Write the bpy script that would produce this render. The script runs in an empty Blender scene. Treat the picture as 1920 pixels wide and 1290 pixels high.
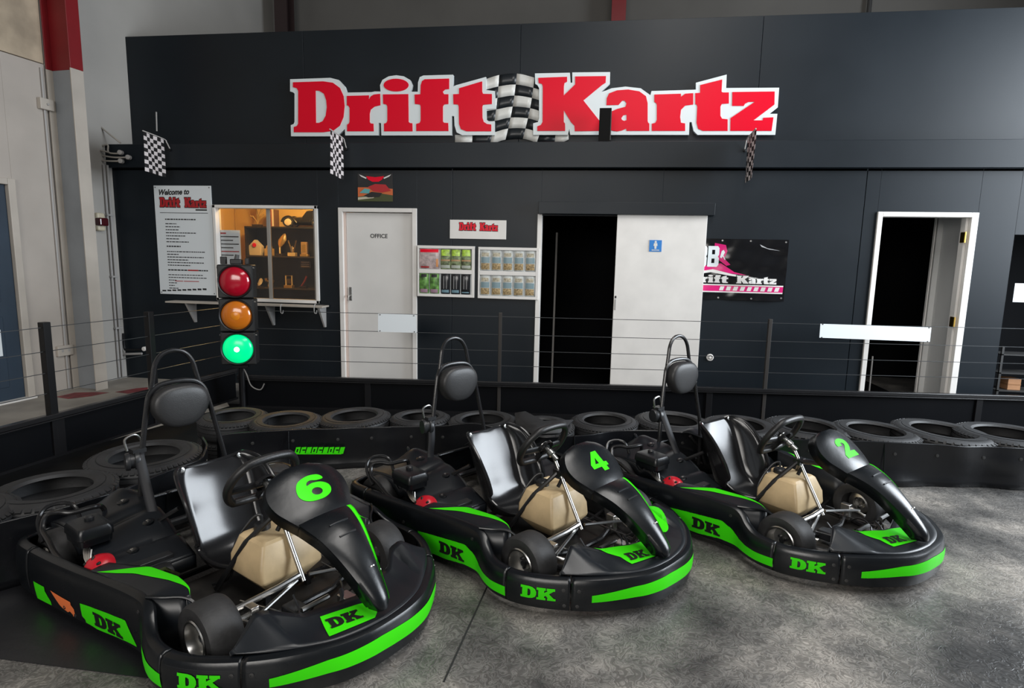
import bpy, bmesh, math, random
import numpy as np
from mathutils import Vector, Matrix

random.seed(4)
sc = bpy.context.scene
COL = sc.collection

# ------------------------------------------------------------------ camera
FPX = 1120.0
YAW, PITCH, ROLL, CAMH = math.radians(-7.95), math.radians(8.28), math.radians(-1.2), 1.53
_f = np.array([math.sin(YAW)*math.cos(PITCH), math.cos(YAW)*math.cos(PITCH), -math.sin(PITCH)])
_r = np.array([math.cos(YAW), -math.sin(YAW), 0.0])
_d = np.cross(_f, _r)
_c, _s = math.cos(ROLL), math.sin(ROLL)
CAM = np.array([_c*_r+_s*_d, -_s*_r+_c*_d, _f])          # right, down, forward
CP = np.array([0, 0, CAMH])
cam = bpy.data.cameras.new('camera')
cam.sensor_width = 36.0
cam.lens = 36.0*FPX/1920.0
cam.clip_start = 0.05
camo = bpy.data.objects.new('camera', cam)
COL.objects.link(camo)
rot = Matrix((CAM[0], -CAM[1], -CAM[2])).transposed()
camo.matrix_world = Matrix.Translation(CP) @ rot.to_4x4()
sc.camera = camo

# ------------------------------------------------------------------ view, world, lights
sc.view_settings.view_transform = 'Standard'
sc.view_settings.look = 'None'
sc.view_settings.gamma = 1.0
sc.view_settings.use_curve_mapping = False
sc.view_settings.exposure = 0.0

w = bpy.data.worlds.new('world')
sc.world = w
w.use_nodes = True
w.node_tree.nodes['Background'].inputs[0].default_value = (0.86, 0.93, 1.0, 1)
w.node_tree.nodes['Background'].inputs[1].default_value = 0.10

def area(name, loc, target, sx, sy, power, color):
    l = bpy.data.lights.new(name, 'AREA')
    l.shape = 'RECTANGLE'; l.size = sx; l.size_y = sy
    l.energy = power; l.color = color
    o = bpy.data.objects.new(name, l)
    COL.objects.link(o)
    o.location = loc
    o.rotation_euler = (Vector(target)-Vector(loc)).to_track_quat('-Z', 'Y').to_euler()
    return o
# daylight through the roller door at the right and the roof lights above
area('daylight_side_door', (6.2, 4.35, 2.9), (-2.0, 4.1, 1.6), 3.3, 3.4, 620, (0.86, 0.93, 1.0))
area('daylight_roof_light', (1.2, 1.4, 6.0), (1.2, 1.8, 0), 1.6, 6.0, 260, (1.0, 0.97, 0.93))
area('daylight_front_door', (-1.5, -4.5, 3.2), (-1.2, 4.0, 0.6), 4.5, 2.4, 270, (1.0, 0.96, 0.91))

# ------------------------------------------------------------------ pixel -> place helpers
def ray(x, y): return CAM.T @ np.array([(x-960)/FPX, (y-645)/FPX, 1.0])
def onz(x, y, z=0.0):
    d = ray(x, y); return CP + d*((z-CAMH)/d[2])
def ony(x, y, Y):
    d = ray(x, y); return CP + d*(Y/d[1])
YW, YU, YF = 6.35, 6.65, 6.28            # lower wall, set-back upper wall, fascia front
L1, L2 = onz(50, 748), onz(235, 708)
LD = (L2-L1)/np.linalg.norm(L2-L1)       # along the left wall, into depth
LN = np.array([LD[1], -LD[0], 0.0])      # into the room
def lpt(a, z, off=0.0): return L1 + LD*a + LN*off + np.array([0, 0, z])
def onl(x, y, off=0.0):
    d = ray(x, y); t = (LN @ (L1 + LN*off - CP))/(LN @ d); p = CP + d*t
    return (p-L1) @ LD, p[2]

# ------------------------------------------------------------------ materials
MATS = {}
def mat(name, col, rough=0.5, metal=0.0, var=0.0, vscale=8.0, rvar=0.0, bump=0.0, bscale=60.0, spec=0.5, emit=0.0, trans=0.0, col2=None, coat=0.0):
    if name in MATS: return MATS[name]
    m = bpy.data.materials.new(name); m.use_nodes = True
    nt = m.node_tree; b = nt.nodes['Principled BSDF']
    b.inputs['Base Color'].default_value = (*col, 1)
    b.inputs['Roughness'].default_value = rough
    b.inputs['Metallic'].default_value = metal
    b.inputs['Specular IOR Level'].default_value = spec
    if coat: b.inputs['Coat Weight'].default_value = coat; b.inputs['Coat Roughness'].default_value = 0.12
    if emit:
        b.inputs['Emission Color'].default_value = (*col, 1); b.inputs['Emission Strength'].default_value = emit
    if trans: b.inputs['Transmission Weight'].default_value = trans
    if var or rvar or bump or col2:
        tc = nt.nodes.new('ShaderNodeTexCoord')
        n = nt.nodes.new('ShaderNodeTexNoise'); n.inputs['Scale'].default_value = vscale; n.inputs['Detail'].default_value = 6
        nt.links.new(tc.outputs['Object'], n.inputs['Vector'])
        if var or col2:
            r = nt.nodes.new('ShaderNodeValToRGB')
            r.color_ramp.elements[0].position = 0.32; r.color_ramp.elements[1].position = 0.68
            a = tuple(max(0, c*(1-var)) for c in col); c2 = col2 or tuple(min(1, c*(1+var)) for c in col)
            r.color_ramp.elements[0].color = (*a, 1); r.color_ramp.elements[1].color = (*c2, 1)
            nt.links.new(n.outputs['Fac'], r.inputs['Fac']); nt.links.new(r.outputs['Color'], b.inputs['Base Color'])
        if rvar:
            mr = nt.nodes.new('ShaderNodeMapRange')
            mr.inputs['To Min'].default_value = max(0.02, rough-rvar); mr.inputs['To Max'].default_value = min(1, rough+rvar)
            nt.links.new(n.outputs['Fac'], mr.inputs['Value']); nt.links.new(mr.outputs['Result'], b.inputs['Roughness'])
        if bump:
            n2 = nt.nodes.new('ShaderNodeTexNoise'); n2.inputs['Scale'].default_value = bscale; n2.inputs['Detail'].default_value = 4
            nt.links.new(tc.outputs['Object'], n2.inputs['Vector'])
            bp = nt.nodes.new('ShaderNodeBump'); bp.inputs['Strength'].default_value = bump; bp.inputs['Distance'].default_value = 0.01
            nt.links.new(n2.outputs['Fac'], bp.inputs['Height']); nt.links.new(bp.outputs['Normal'], b.inputs['Normal'])
    MATS[name] = m
    return m

def floor_mat():
    m = bpy.data.materials.new('stained_concrete'); m.use_nodes = True
    nt = m.node_tree; b = nt.nodes['Principled BSDF']; N = nt.nodes.new; L = nt.links.new
    tc = N('ShaderNodeTexCoord')
    n1 = N('ShaderNodeTexNoise'); n1.inputs['Scale'].default_value = 1.5; n1.inputs['Detail'].default_value = 7; n1.inputs['Roughness'].default_value = 0.62
    L(tc.outputs['Object'], n1.inputs['Vector'])
    r1 = N('ShaderNodeValToRGB'); e = r1.color_ramp.elements
    e[0].position = 0.36; e[0].color = (0.046, 0.0455, 0.045, 1); e[1].position = 0.66; e[1].color = (0.32, 0.295, 0.265, 1)
    e2 = e.new(0.5); e2.color = (0.138, 0.132, 0.124, 1)
    L(n1.outputs['Fac'], r1.inputs['Fac'])
    # curly marks rubbed into the surface
    n0 = N('ShaderNodeTexNoise'); n0.inputs['Scale'].default_value = 9; n0.inputs['Detail'].default_value = 2
    L(tc.outputs['Object'], n0.inputs['Vector'])
    mx = N('ShaderNodeMix'); mx.data_type = 'VECTOR'; mx.inputs['Factor'].default_value = 0.22
    L(tc.outputs['Object'], mx.inputs['A']); L(n0.outputs['Color'], mx.inputs['B'])
    wv = N('ShaderNodeTexNoise'); wv.inputs['Scale'].default_value = 17; wv.inputs['Detail'].default_value = 1.5; wv.inputs['Distortion'].default_value = 3.2
    L(mx.outputs['Result'], wv.inputs['Vector'])
    r2 = N('ShaderNodeValToRGB'); e = r2.color_ramp.elements
    e[0].position = 0.38; e[0].color = (0.60, 0.60, 0.60, 1); e[1].position = 0.62; e[1].color = (0.70, 0.70, 0.70, 1)
    for p, v in ((0.45, .95), (0.485, 1.35), (0.515, 1.35), (0.55, .95)):
        q = e.new(p); q.color = (v, v, v, 1)
    L(wv.outputs['Fac'], r2.inputs['Fac'])
    mul = N('ShaderNodeMix'); mul.data_type = 'RGBA'; mul.blend_type = 'MULTIPLY'; mul.inputs['Factor'].default_value = 0.85
    L(r1.outputs['Color'], mul.inputs['A']); L(r2.outputs['Color'], mul.inputs['B'])
    # dark specks
    vo = N('ShaderNodeTexVoronoi'); vo.inputs['Scale'].default_value = 16
    L(tc.outputs['Object'], vo.inputs['Vector'])
    r3 = N('ShaderNodeValToRGB'); e = r3.color_ramp.elements
    e[0].position = 0.04; e[0].color = (0.25, 0.25, 0.25, 1); e[1].position = 0.075; e[1].color = (1, 1, 1, 1)
    L(vo.outputs['Distance'], r3.inputs['Fac'])
    mul2 = N('ShaderNodeMix'); mul2.data_type = 'RGBA'; mul2.blend_type = 'MULTIPLY'; mul2.inputs['Factor'].default_value = 0.7
    L(mul.outputs['Result'], mul2.inputs['A']); L(r3.outputs['Color'], mul2.inputs['B'])
    L(mul2.outputs['Result'], b.inputs['Base Color'])
    mr = N('ShaderNodeMapRange'); mr.inputs['To Min'].default_value = 0.26; mr.inputs['To Max'].default_value = 0.50
    L(n1.outputs['Fac'], mr.inputs['Value']); L(mr.outputs['Result'], b.inputs['Roughness'])
    bp = N('ShaderNodeBump'); bp.inputs['Strength'].default_value = 0.4; bp.inputs['Distance'].default_value = 0.007
    L(wv.outputs['Fac'], bp.inputs['Height']); L(bp.outputs['Normal'], b.inputs['Normal'])
    MATS['floor'] = m
    return m

M_FLOOR = floor_mat()
M_PLAST = mat('black_kart_plastic', (0.0042, 0.0054, 0.0070), 0.29, rvar=0.08, vscale=5, bump=0.06, bscale=25)
M_PANEL = mat('dark_grey_panel_plastic', (0.0075, 0.0095, 0.0125), 0.36, rvar=0.1, vscale=4)
M_SEAT = mat('gloss_black_seat', (0.012, 0.012, 0.013), 0.17, rvar=0.07, vscale=6)
M_TUBE = mat('black_tube_steel', (0.012, 0.012, 0.013), 0.26, rvar=0.08, vscale=12)
M_PAD = mat('black_vinyl_pad', (0.022, 0.022, 0.023), 0.44, bump=0.08, bscale=220)
M_RUB = mat('kart_tyre_rubber', (0.026, 0.026, 0.027), 0.58, var=0.25, vscale=14, bump=0.1, bscale=90)
M_OLD = mat('old_car_tyre_rubber', (0.019, 0.0195, 0.021), 0.58, var=0.35, vscale=7, bump=0.12, bscale=60)
M_BAND = mat('black_conveyor_belting', (0.0045, 0.005, 0.0065), 0.30, rvar=0.12, vscale=3, bump=0.16, bscale=9)
M_GREEN = mat('bright_green_vinyl', (0.045, 0.70, 0.004), 0.42, spec=.2)
M_GDARK = mat('black_lettering_vinyl', (0.008, 0.010, 0.008), 0.4)
M_ORANGE = mat('orange_marker', (0.85, 0.20, 0.06), 0.4)
M_TANK = mat('tan_plastic_tank', (0.56, 0.42, 0.24), 0.40, var=0.20, vscale=7, bump=0.1, bscale=18)
M_CHROME = mat('bright_steel', (0.46, 0.46, 0.45), 0.30, metal=1.0, rvar=0.06, vscale=20)
M_ALU = mat('cast_aluminium', (0.70, 0.69, 0.67), 0.30, metal=1.0, var=0.15, vscale=20)
M_RED = mat('red_starter_cover', (0.50, 0.008, 0.02), 0.32)
M_ENG = mat('black_engine_parts', (0.016, 0.017, 0.019), 0.38, var=0.3, vscale=20)
M_BELT = mat('seat_belt_webbing', (0.006, 0.007, 0.010), 0.6)
M_BLUEB = mat('charcoal_blue_wall_paint', (0.0048, 0.0088, 0.0132), 0.44, var=0.10, vscale=1.2, rvar=0.07, bump=0.03, bscale=8, spec=.33)
M_CONC = mat('pale_concrete_wall', (0.44, 0.40, 0.36), 0.75, var=0.09, vscale=1.6, bump=0.12, bscale=10)
M_CONC2 = mat('stained_upper_concrete', (0.45, 0.37, 0.27), 0.72, var=0.34, vscale=2.3, bump=0.15, bscale=10)
M_GREYP = mat('grey_painted_wall', (0.40, 0.385, 0.36), 0.6, var=0.06, vscale=1.3)
M_STEELG = mat('grey_painted_steel', (0.27, 0.29, 0.31), 0.45, var=0.08, vscale=3)
M_STEELB = mat('beige_painted_steel', (0.46, 0.42, 0.37), 0.5, var=0.08, vscale=3)
M_REDP = mat('dark_red_painted_steel', (0.20, 0.006, 0.010), 0.42, var=0.1, vscale=3)
M_WHITE = mat('white_paint', (0.70, 0.69, 0.67), 0.42, var=0.04, vscale=2.5)
M_FRAME = mat('white_frame_paint', (0.74, 0.72, 0.69), 0.4, var=0.06, vscale=4)
M_BOARD = mat('white_print_board', (0.72, 0.77, 0.80), 0.35)
M_SIGNW = mat('white_sign_acrylic', (0.72, 0.78, 0.80), 0.3)
M_SIGNR = mat('red_sign_vinyl', (0.74, 0.002, 0.022), 0.35, spec=.2)
M_BLACK = mat('black_print', (0.006, 0.006, 0.007), 0.45)
M_INK = mat('dark_ink', (0.012, 0.012, 0.014), 0.6)
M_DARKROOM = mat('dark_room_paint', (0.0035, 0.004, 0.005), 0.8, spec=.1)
M_BLUE = mat('blue_sign_print', (0.02, 0.20, 0.58), 0.4)
M_PINK = mat('magenta_print', (0.62, 0.012, 0.16), 0.3)
M_BRASS = mat('brass', (0.75, 0.50, 0.12), 0.3, metal=1.0)
M_DOORB = mat('dark_blue_door_paint', (0.018, 0.035, 0.058), 0.5, var=0.1, vscale=3)
M_GALV = mat('grey_conduit', (0.36, 0.35, 0.34), 0.5)
M_ALUF = mat('aluminium_window_frame', (0.62, 0.62, 0.62), 0.35, metal=0.3)

# ------------------------------------------------------------------ mesh builders
def cat(pts, n=6, closed=False):
    """Catmull-Rom through points"""
    P = [np.array(p, float) for p in pts]; out = []
    m = len(P); rng = m if closed else m-1
    for i in range(rng):
        if closed: a, b, c, d = P[(i-1) % m], P[i], P[(i+1) % m], P[(i+2) % m]
        else: a, b, c, d = P[max(i-1, 0)], P[i], P[i+1], P[min(i+2, m-1)]
        for k in range(n):
            t = k/n
            out.append(0.5*((2*b)+(-a+c)*t+(2*a-5*b+4*c-d)*t*t+(-a+3*b-3*c+d)*t**3))
    if not closed: out.append(P[-1])
    return out

class MB:
    def __init__(s): s.v = []; s.f = []; s.mi = []
    def add(s, v, f, mi=0):
        o = len(s.v); s.v += [tuple(map(float, p)) for p in v]; s.f += [tuple(i+o for i in q) for q in f]; s.mi += [mi]*len(f); return s
    def box(s, c, size, rz=0.0, R=None, mi=0):
        hx, hy, hz = size[0]/2, size[1]/2, size[2]/2
        M = R if R is not None else Matrix.Rotation(rz, 3, 'Z')
        v = [M @ Vector((x*hx, y*hy, z*hz)) + Vector(c) for z in (-1, 1) for y in (-1, 1) for x in (-1, 1)]
        return s.add(v, [(0, 2, 3, 1), (4, 5, 7, 6), (0, 1, 5, 4), (2, 6, 7, 3), (0, 4, 6, 2), (1, 3, 7, 5)], mi)
    def bx(s, x0, x1, y0, y1, z0, z1, mi=0):
        return s.box(((x0+x1)/2, (y0+y1)/2, (z0+z1)/2), (abs(x1-x0), abs(y1-y0), abs(z1-z0)), mi=mi)
    def hexa(s, b, t, mi=0):
        """box from 4 bottom corners and 4 top corners"""
        return s.add(list(b)+list(t), [(3, 2, 1, 0), (4, 5, 6, 7), (0, 1, 5, 4), (1, 2, 6, 5), (2, 3, 7, 6), (3, 0, 4, 7)], mi)
    def tube(s, pts, r, n=10, closed=False, caps=True, flat=None, mi=0):
        P = [Vector(tuple(map(float, p))) for p in pts]; m = len(P)
        rr = r if hasattr(r, '__len__') else [r]*m
        T = []
        for i in range(m):
            a = P[(i-1) % m] if closed or i > 0 else P[0]; b = P[(i+1) % m] if closed or i < m-1 else P[-1]
            T.append((b-a).normalized())
        up = Vector((0, 0, 1)) if abs(T[0].z) < 0.9 else Vector((1, 0, 0))
        nrm = (up - T[0]*up.dot(T[0])).normalized(); vs = []; fs = []
        for i in range(m):
            nrm = (nrm - T[i]*nrm.dot(T[i])).normalized(); bi = T[i].cross(nrm)
            for k in range(n):
                a = 2*math.pi*k/n
                vs.append(P[i] + nrm*math.cos(a)*rr[i] + bi*math.sin(a)*rr[i]*(flat or 1))
        for i in range(m if closed else m-1):
            for k in range(n):
                j = (i+1) % m; l = (k+1) % n
                fs.append((i*n+k, i*n+l, j*n+l, j*n+k))
        if caps and not closed:
            fs.append(tuple(range(n))[::-1]); fs.append(tuple((m-1)*n+k for k in range(n)))
        return s.add(vs, fs, mi)
    def lathe(s, prof, c, ax, n=32, mi=0, closed=False):
        """prof: (radius, along axis)"""
        ax = Vector(ax).normalized(); u = ax.orthogonal().normalized(); v = ax.cross(u); c = Vector(tuple(map(float, c)))
        m = len(prof); vs = []; fs = []
        for r, h in prof:
            for k in range(n):
                a = 2*math.pi*k/n; vs.append(c + ax*h + (u*math.cos(a)+v*math.sin(a))*r)
        for i in range(m if closed else m-1):
            j = (i+1) % m
            for k in range(n):
                l = (k+1) % n; fs.append((i*n+k, i*n+l, j*n+l, j*n+k))
        return s.add(vs, fs, mi)
    def grid(s, fn, nu, nv, mi=0, cu=False):
        vs = [fn(i/(nu if cu else max(nu-1, 1)), j/(nv-1)) for i in range(nu) for j in range(nv)]; fs = []
        for i in range(nu if cu else nu-1):
            for j in range(nv-1):
                k = (i+1) % nu; fs.append((i*nv+j, k*nv+j, k*nv+j+1, i*nv+j+1))
        return s.add(vs, fs, mi)
    def loft(s, rings, cap=True, mi=0):
        n = len(rings[0]); vs = [p for r in rings for p in r]; fs = []
        for i in range(len(rings)-1):
            for k in range(n):
                l = (k+1) % n; fs.append((i*n+k, i*n+l, (i+1)*n+l, (i+1)*n+k))
        if cap: fs.append(tuple(range(n))[::-1]); fs.append(tuple((len(rings)-1)*n+k for k in range(n)))
        return s.add(vs, fs, mi)
    def mesh(s, name):
        me = bpy.data.meshes.new(name); me.from_pydata(s.v, [], s.f); return me
    def build(s, name, m, parent=None, smooth=35, bevel=0.0, solid=0.0, sub=0, fixn=True, bseg=2):
        me = s.mesh(name)
        ms = m if isinstance(m, (list, tuple)) else [m]
        for x in ms: me.materials.append(x)
        if len(ms) > 1: me.polygons.foreach_set('material_index', s.mi)
        if fixn:
            bm = bmesh.new(); bm.from_mesh(me); bmesh.ops.recalc_face_normals(bm, faces=bm.faces); bm.to_mesh(me); bm.free()
        if smooth:
            me.polygons.foreach_set('use_smooth', [True]*len(me.polygons)); me.set_sharp_from_angle(angle=math.radians(smooth))
        me.update()
        return link(name, me, parent, bevel, solid, sub, bseg)

def link(name, me, parent=None, bevel=0.0, solid=0.0, sub=0, bseg=2):
    o = bpy.data.objects.new(name, me); COL.objects.link(o)
    if parent is not None: o.parent = parent
    if solid:
        md = o.modifiers.new('thickness', 'SOLIDIFY'); md.thickness = solid; md.offset = 0
    if bevel:
        md = o.modifiers.new('bevel', 'BEVEL'); md.width = bevel; md.segments = bseg; md.limit_method = 'ANGLE'; md.angle_limit = math.radians(40)
    if sub:
        md = o.modifiers.new('sub', 'SUBSURF'); md.levels = sub; md.render_levels = sub
    return o

def tag(o, label, category, group=None):
    o['label'] = label; o['category'] = category
    if group: o['group'] = group
    return o
def thing(name, label, category, loc=(0, 0, 0), rz=0.0, group=None):
    o = bpy.data.objects.new(name, None); COL.objects.link(o); o.empty_display_size = 0.1
    o.location = tuple(map(float, loc)); o.rotation_euler = (0, 0, rz)
    return tag(o, label, category, group)
def struct(o): o['kind'] = 'structure'; return o

def glyph(contours, thick=0.0, text=None, size=1.0, shear=0.0, offset=0.0, align='LEFT'):
    """flat filled shape (holes by even-odd) as (verts, faces); thick extrudes it"""
    if text is None:
        cu = bpy.data.curves.new('g', 'CURVE'); cu.dimensions = '2D'; cu.fill_mode = 'BOTH'
        for c in contours:
            sp = cu.splines.new('POLY'); sp.points.add(len(c)-1)
            for p, q in zip(sp.points, c): p.co = (q[0], q[1], 0, 1)
            sp.use_cyclic_u = True
    else:
        cu = bpy.data.curves.new('g', 'FONT'); cu.body = text; cu.size = size; cu.shear = shear; cu.offset = offset; cu.align_x = align; cu.resolution_u = 4
    cu.extrude = thick/2
    ob = bpy.data.objects.new('g', cu)
    me = bpy.data.meshes.new_from_object(ob)
    v = [tuple(p.co) for p in me.vertices]; f = [tuple(p.vertices) for p in me.polygons]
    bpy.data.objects.remove(ob); bpy.data.curves.remove(cu); bpy.data.meshes.remove(me)
    return v, f

def refine(v, f, L):
    bm = bmesh.new(); vs = [bm.verts.new(p) for p in v]
    for q in f:
        try: bm.faces.new([vs[i] for i in q])
        except ValueError: pass
    bmesh.ops.remove_doubles(bm, verts=bm.verts, dist=1e-6)
    for k in range(7):
        bmesh.ops.triangulate(bm, faces=bm.faces)
        es = [e for e in bm.edges if e.calc_length() > L]
        if not es: break
        bmesh.ops.subdivide_edges(bm, edges=es, cuts=1)
    bmesh.ops.triangulate(bm, faces=bm.faces)
    bm.verts.index_update()
    o = [tuple(p.co) for p in bm.verts], [tuple(p.index for p in q.verts) for q in bm.faces]
    bm.free(); return o
def mapped(v, f, fn, L=.03):
    v, f = refine(v, f, L); return MB().add([fn(*p[:2]) for p in v], f)
def wall_text(txt, x, z, y, size, m, name, parent, shear=0.0, offset=0.0, align='CENTER', sx=1.0, rot=0.0, thick=0.001):
    v, f = glyph(None, thick, txt, size, shear, offset, align)
    c, s_ = math.cos(rot), math.sin(rot)
    return MB().add([(x+(p[0]*c*sx-p[1]*s_), y-p[2]-thick/2, z+p[0]*s_*sx+p[1]*c) for p in v], f).build(name, m, parent, smooth=0, fixn=False)

def dense(poly, step):
    out = []
    for i in range(len(poly)):
        a, b = np.array(poly[i], float), np.array(poly[(i+1) % len(poly)], float)
        n = max(1, int(np.linalg.norm(b-a)/step))
        for k in range(n): out.append(a+(b-a)*k/n)
    return out

# ================================================================== SETTING
def wp(x, y, Y=YW):
    p = ony(x, y, Y); return float(p[0]), float(p[2])
# floor -------------------------------------------------------------
fl = MB()
fl.add([(-9, -6, 0), (10, -6, 0), (10, 11, 0), (-9, 11, 0)], [(0, 1, 2, 3)])
floor = struct(fl.build('floor', M_FLOOR, smooth=0, fixn=False))
j0, j1 = onz(835, 1272), onz(918, 1090)
jd = (j1-j0)/np.linalg.norm(j1-j0); jn = np.array([jd[1], -jd[0], 0])
a, b = j0-jd*0.02, j1+jd*1.1
jm = MB().add([a-jn*0.004+[0, 0, .0008], a+jn*0.004+[0, 0, .0008], b+jn*0.004+[0, 0, .0008], b-jn*0.004+[0, 0, .0008]], [(0, 1, 2, 3)])
jm.build('floor_joint', mat('joint_filler', (0.012, 0.012, 0.012), 0.8), floor, smooth=0, fixn=False)
mg = mat('near_black_margin', (.0045, .0048, .0055), .55, spec=.2, var=.3, vscale=6)  # near-black strip laid over the floor between the fences and the tyre belts
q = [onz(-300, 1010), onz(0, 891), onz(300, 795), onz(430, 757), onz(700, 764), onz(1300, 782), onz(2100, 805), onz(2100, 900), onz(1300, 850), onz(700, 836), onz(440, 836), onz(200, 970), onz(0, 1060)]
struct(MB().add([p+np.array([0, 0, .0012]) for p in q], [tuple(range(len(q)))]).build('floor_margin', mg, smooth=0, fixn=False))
# pale walkway outside the fence on the left, with worn red paint
wkm = mat('pale_walkway_concrete', (0.30, 0.275, 0.24), 0.6, var=0.25, vscale=2.5, bump=0.1, bscale=12)
q = [onz(-260, 960), onz(430, 762), lpt(2.4, 0), lpt(-2.5, 0)]
walk = struct(MB().add([p+np.array([0, 0, .002]) for p in q], [(0, 1, 2, 3)]).build('floor_walkway', wkm, smooth=0))
rp = mat('worn_red_floor_paint', (0.20, 0.035, 0.04), 0.6, var=0.5, vscale=9)
for pts in ([(105, 744), (140, 736), (182, 735), (205, 736), (170, 743), (128, 748)], [(215, 735), (255, 728), (277, 726), (277, 731), (240, 738)]):
    MB().add([onz(x, y, .0035) for x, y in pts], [tuple(range(len(pts)))]).build('red_paint_patch', rp, walk, smooth=0, fixn=False)

# back wall ---------------------------------------------------------
ZT = wp(960, 45, YU)[1]                  # top of partition
ZF0, ZF1 = wp(960, 314, YF)[1], wp(960, 266, YF)[1]
XL, XR = -5.62, 7.0
wall = struct(MB().bx(XL, XR, YW, YW+0.09, ZF0-0.02, ZF0+0.12).build('wall_back', M_BLUEB))
X = lambda px, py=500, Y=YW: wp(px, py, Y)[0]
WIN = (X(400, 390), X(596, 390), wp(500, 566)[1], wp(500, 385)[1])
DOOR1 = (X(635, 400), X(782, 400), 0, wp(700, 390)[1])
SLIDE = (X(1014, 420), X(1156, 410)+0.45, 0, wp(1100, 405)[1])
DOOR2 = (X(1645, 400), X(1834, 400), 0, wp(1740, 398)[1])
NOOK = (X(1897, 480), 5.6, 0, wp(1897, 440)[1])
def wpan(x0, x1, z0, z1, y0=YW, y1=YW+0.09, nm='wall_panel'):
    return MB().bx(x0, x1, y0, y1, z0, z1).build(nm, M_BLUEB, wall, smooth=0, bevel=0.0015, bseg=1)
SEAMS = [X(848, 400), X(1625, 340)]
cuts = [(XL, WIN[0], 0, ZF0), (WIN[0], WIN[1], 0, WIN[2]), (WIN[0], WIN[1], WIN[3], ZF0), (WIN[1], DOOR1[0], 0, ZF0), (DOOR1[0], DOOR1[1], DOOR1[3], ZF0),
        (DOOR1[1], SEAMS[0]-.002, 0, ZF0), (SEAMS[0]+.002, SLIDE[0], 0, ZF0), (SLIDE[0], SLIDE[1], SLIDE[3], ZF0), (SLIDE[1], SEAMS[1]-.003, 0, ZF0),
        (SEAMS[1]+.003, DOOR2[0], 0, ZF0), (DOOR2[0], DOOR2[1], DOOR2[3], ZF0), (DOOR2[1], NOOK[0], 0, ZF0), (NOOK[0], NOOK[1], NOOK[3], ZF0), (NOOK[1], XR, 0, ZF0)]
for c in cuts: wpan(*c)
us = [XL, X(570, 150, YU), X(976, 90, YU), X(1428, 90, YU), XR]
for i in range(4): wpan(us[i]+.002, us[i+1]-.002, ZF1-.06, ZT, YU, YU+.09)
MB().bx(XL, XR, YF, YU+.02, ZF0, ZF1).build('fascia_beam', M_BLUEB, wall, smooth=0, bevel=0.004)
MB().bx(XL, XR, YW+.088, YU+.3, ZF0-.01, ZF0+.02).build('fascia_soffit', M_BLUEB, wall, smooth=0)
# service rooms behind the wall: dark shells
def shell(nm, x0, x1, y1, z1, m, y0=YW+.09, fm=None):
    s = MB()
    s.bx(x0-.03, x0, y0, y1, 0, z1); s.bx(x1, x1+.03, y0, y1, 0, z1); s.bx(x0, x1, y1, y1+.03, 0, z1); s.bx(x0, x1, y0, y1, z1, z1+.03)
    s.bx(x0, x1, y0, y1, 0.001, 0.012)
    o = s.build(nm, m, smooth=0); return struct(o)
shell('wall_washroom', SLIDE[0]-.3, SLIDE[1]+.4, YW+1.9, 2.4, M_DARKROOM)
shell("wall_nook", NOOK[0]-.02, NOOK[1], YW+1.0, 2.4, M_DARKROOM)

# left wall -----------------------------------------------------------
A0 = -6.0; A1 = onl(519, 30)[0]
ZJ = onl(40, 108)[1]
def lbox(a0, a1, o0, o1, z0, z1, mb=None, mi=0):
    mb = mb or MB()
    P = lambda a, o, z: lpt(a, z, o)
    return mb.hexa([P(a0, o0, z0), P(a1, o0, z0), P(a1, o1, z0), P(a0, o1, z0)], [P(a0, o0, z1), P(a1, o0, z1), P(a1, o1, z1), P(a0, o1, z1)], mi)
AC = onl(84, 121)[0]                                          # column near edge
DA = onl(38, 500)[0]; DZ = onl(20, 345)[1]                    # dark blue door: right edge and head
wl = struct(lbox(A0, A1, -.2, -.03, 0, 7.2).build('wall_left', M_CONC, smooth=0))
lbox(DA, AC-.012, -.03, 0, 0, ZJ).build('concrete_panel', M_CONC, wl, smooth=0, bevel=.004)
lbox(A0, DA, -.03, 0, DZ, ZJ).build('concrete_panel', M_CONC, wl, smooth=0, bevel=.004)
lbox(A0, DA-1.0, -.03, 0, 0, DZ-.002).build('concrete_panel', M_CONC, wl, smooth=0, bevel=.004)
lbox(A0, AC-.012, -.03, 0.0, ZJ+.008, 7.2).build('concrete_panel', M_CONC2, wl, smooth=0, bevel=.004)
lbox(AC+.004, A1, -.03, 0, 0, 7.2).build('concrete_panel', M_GREYP, wl, smooth=0)
# far wall, roof
fy = float(lpt(A1, 0)[1])
fx = float(lpt(A1, 0)[0])
far = struct(MB().bx(fx, 9, fy, fy+.2, 0, 7.2).build('wall_far', mat('far_wall_grey', (0.14, 0.135, 0.125), 0.7, var=0.12, vscale=0.8), smooth=0))
struct(MB().bx(-7, 9, -0.5, fy+.3, 7.2, 7.3).build('ceiling', mat('roof_sheeting', (0.10, 0.10, 0.10), 0.7), smooth=0))

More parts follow.
